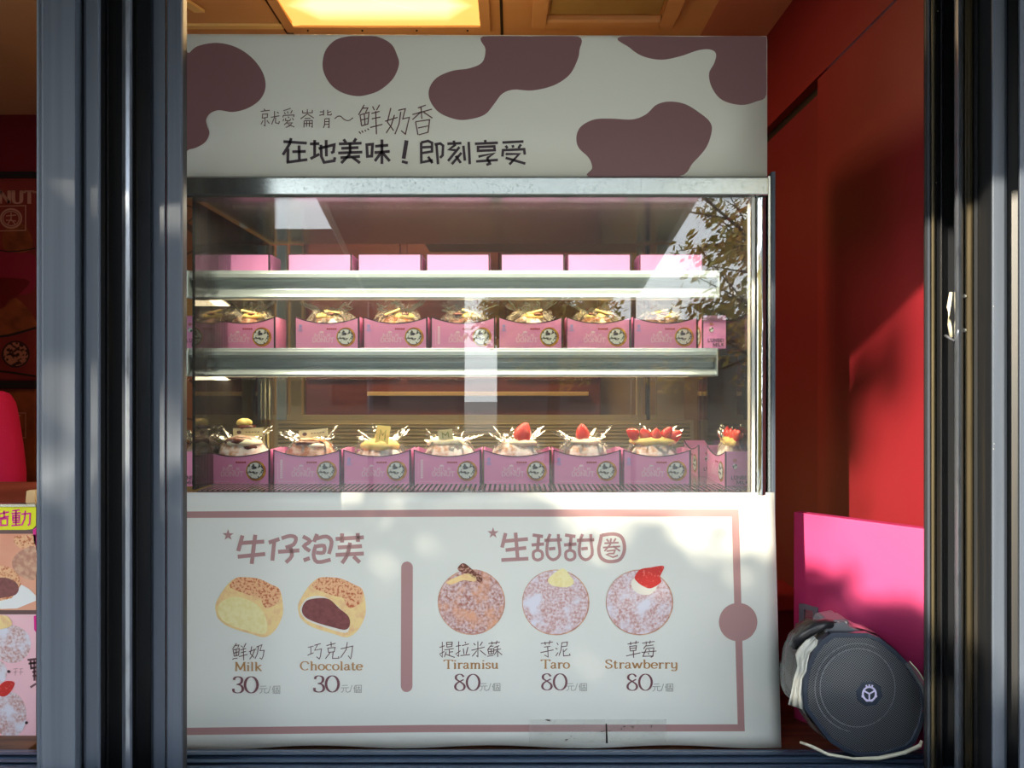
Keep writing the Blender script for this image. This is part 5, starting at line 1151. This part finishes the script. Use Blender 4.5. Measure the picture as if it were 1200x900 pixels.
def tree(label, x, y, h, cr, seed, nleaf, lsz=.07, czf=.68, flat=.8):
    rnd = random.Random(seed); t = thing('tree', label, 'tree', (x, y, 0), 0)
    tips = []; b = MB()
    b.tube([(0, 0, 0), (.05, .03, h*.3), (0, -.04, h*.55)], [.14, .11, .08], 8)
    for i in range(26):
        a = rnd.uniform(0, 2*PI); z0 = h*rnd.uniform(.3, .6); L = cr*rnd.uniform(.6, 1.05); up = rnd.uniform(.0, 1.0)
        p0 = Vector((0, 0, z0)); p1 = p0+Vector((math.cos(a)*L*.5, math.sin(a)*L*.5, up*L*.5+.2)); p2 = p0+Vector((math.cos(a)*L, math.sin(a)*L, up*L+rnd.uniform(-.2, .3)))
        b.tube([p0, p1, p2], [.04, .024, .01], 6)
        for j in range(9):
            a2 = a+rnd.uniform(-1.2, 1.2); q0 = p0.lerp(p1, rnd.random()) if j % 2 else p1.lerp(p2, rnd.random()); q1 = q0+Vector((math.cos(a2), math.sin(a2), rnd.uniform(-.3, .9)))*cr*rnd.uniform(.2, .45)
            b.tube([q0, q1], [.012, .004], 4, False); tips.append((q0, q1))
    b.build('trunk_and_branches', M['bark'], t)
    lf = MB(); lf.flat = 1; V = []; Fz = []
    for i in range(nleaf):
        q0, q1 = rnd.choice(tips); p = q0.lerp(q1, rnd.uniform(.2, 1.15))+Vector((rnd.gauss(0, .07), rnd.gauss(0, .07), rnd.gauss(0, .07)))
        d = Vector((rnd.gauss(0, 1), rnd.gauss(0, 1), rnd.gauss(0, 1))).normalized(); e_ = d.orthogonal().normalized(); g_ = d.cross(e_); s = lsz*rnd.uniform(.6, 1.2)
        o_ = len(V); V += [tuple(p-e_*s), tuple(p+g_*s*.45), tuple(p+e_*s), tuple(p-g_*s*.45)]; Fz.append((o_, o_+1, o_+2, o_+3))
    me = bpy.data.meshes.new('foliage'); me.from_pydata(V, [], Fz); me.materials.append(M['leaf'])
    o = bpy.data.objects.new('foliage', me); C.objects.link(o); o.parent = t; o['kind'] = 'stuff'
tree('leafy street tree reflected in the right side of the case glass', 3.1, -4.4, 4.6, 1.6, 1, 9000, .05)
tree('tall street tree to the left whose shade dapples the menu banner', -8.1, -5.6, 6.2, 1.5, 2, 16000, .09)
tree('far bare-branched tree reflected at the centre of the glass', .75, -11.5, 4.6, 1.3, 3, 9000, .07)
tree('far tree reflected beside the canopy at the right', 6.4, -9.5, 6.4, 2.2, 4, 12000, .08)
sh_ = thing('sunblocker', 'added unseen leafy shrub to the left whose shade falls on the menu banner', 'sunblocker', (-2.85, -2.05, 0))  # leaf mass added out of view to keep sun off banner and speaker
rnd = random.Random(5); V = []; Fz = []
for i in range(20000):
    while True:
        d = Vector((rnd.uniform(-1, 1), rnd.uniform(-1, 1), rnd.uniform(-1, 1)))
        if d.length < 1: break
    p = Vector((d.x*1.12, d.y*.75, 1.62+d.z*.98)); p.z = min(p.z, 2.57+.08*noise.noise(p*3)); 
    d = Vector((rnd.gauss(0, 1), rnd.gauss(0, 1), rnd.gauss(0, 1))).normalized(); e_ = d.orthogonal().normalized(); g_ = d.cross(e_); q_ = .045*rnd.uniform(.6, 1.2)
    o_ = len(V); V += [tuple(p-e_*q_), tuple(p+g_*q_*.5), tuple(p+e_*q_), tuple(p-g_*q_*.5)]; Fz.append((o_, o_+1, o_+2, o_+3))
me = bpy.data.meshes.new('foliage'); me.from_pydata(V, [], Fz); me.materials.append(M['leaf']); o = bpy.data.objects.new('foliage', me); C.objects.link(o); o.parent = sh_; o['kind'] = 'stuff'
MB().tube([(0, 0, 0), (.03, 0, 1.0), (0, .02, 1.9)], [.06, .05, .03], 8).build('trunk', M['bark'], sh_)
bd_ = thing('street_building', 'dull low building across the street seen only as a reflection', 'building')
MB().box(-.4, 10, -20, -17, 0, 3.2).build('wall', M['brick'], bd_)
MB().box(-14, -1.45, -20, -16, 0, 5.4).build('wall', M['brick'], bd_)
for i in (0, 1, 2, 3, 5, 6, 7): MB().box(-12+i*2.7-(i == 3)*.6, -10.6-(i == 3)*.6+i*2.7, *((-16.99, -16.95) if i > 3 else (-15.99, -15.95)), 1.0, 2.2).build('window', M['blackslit'], bd_)
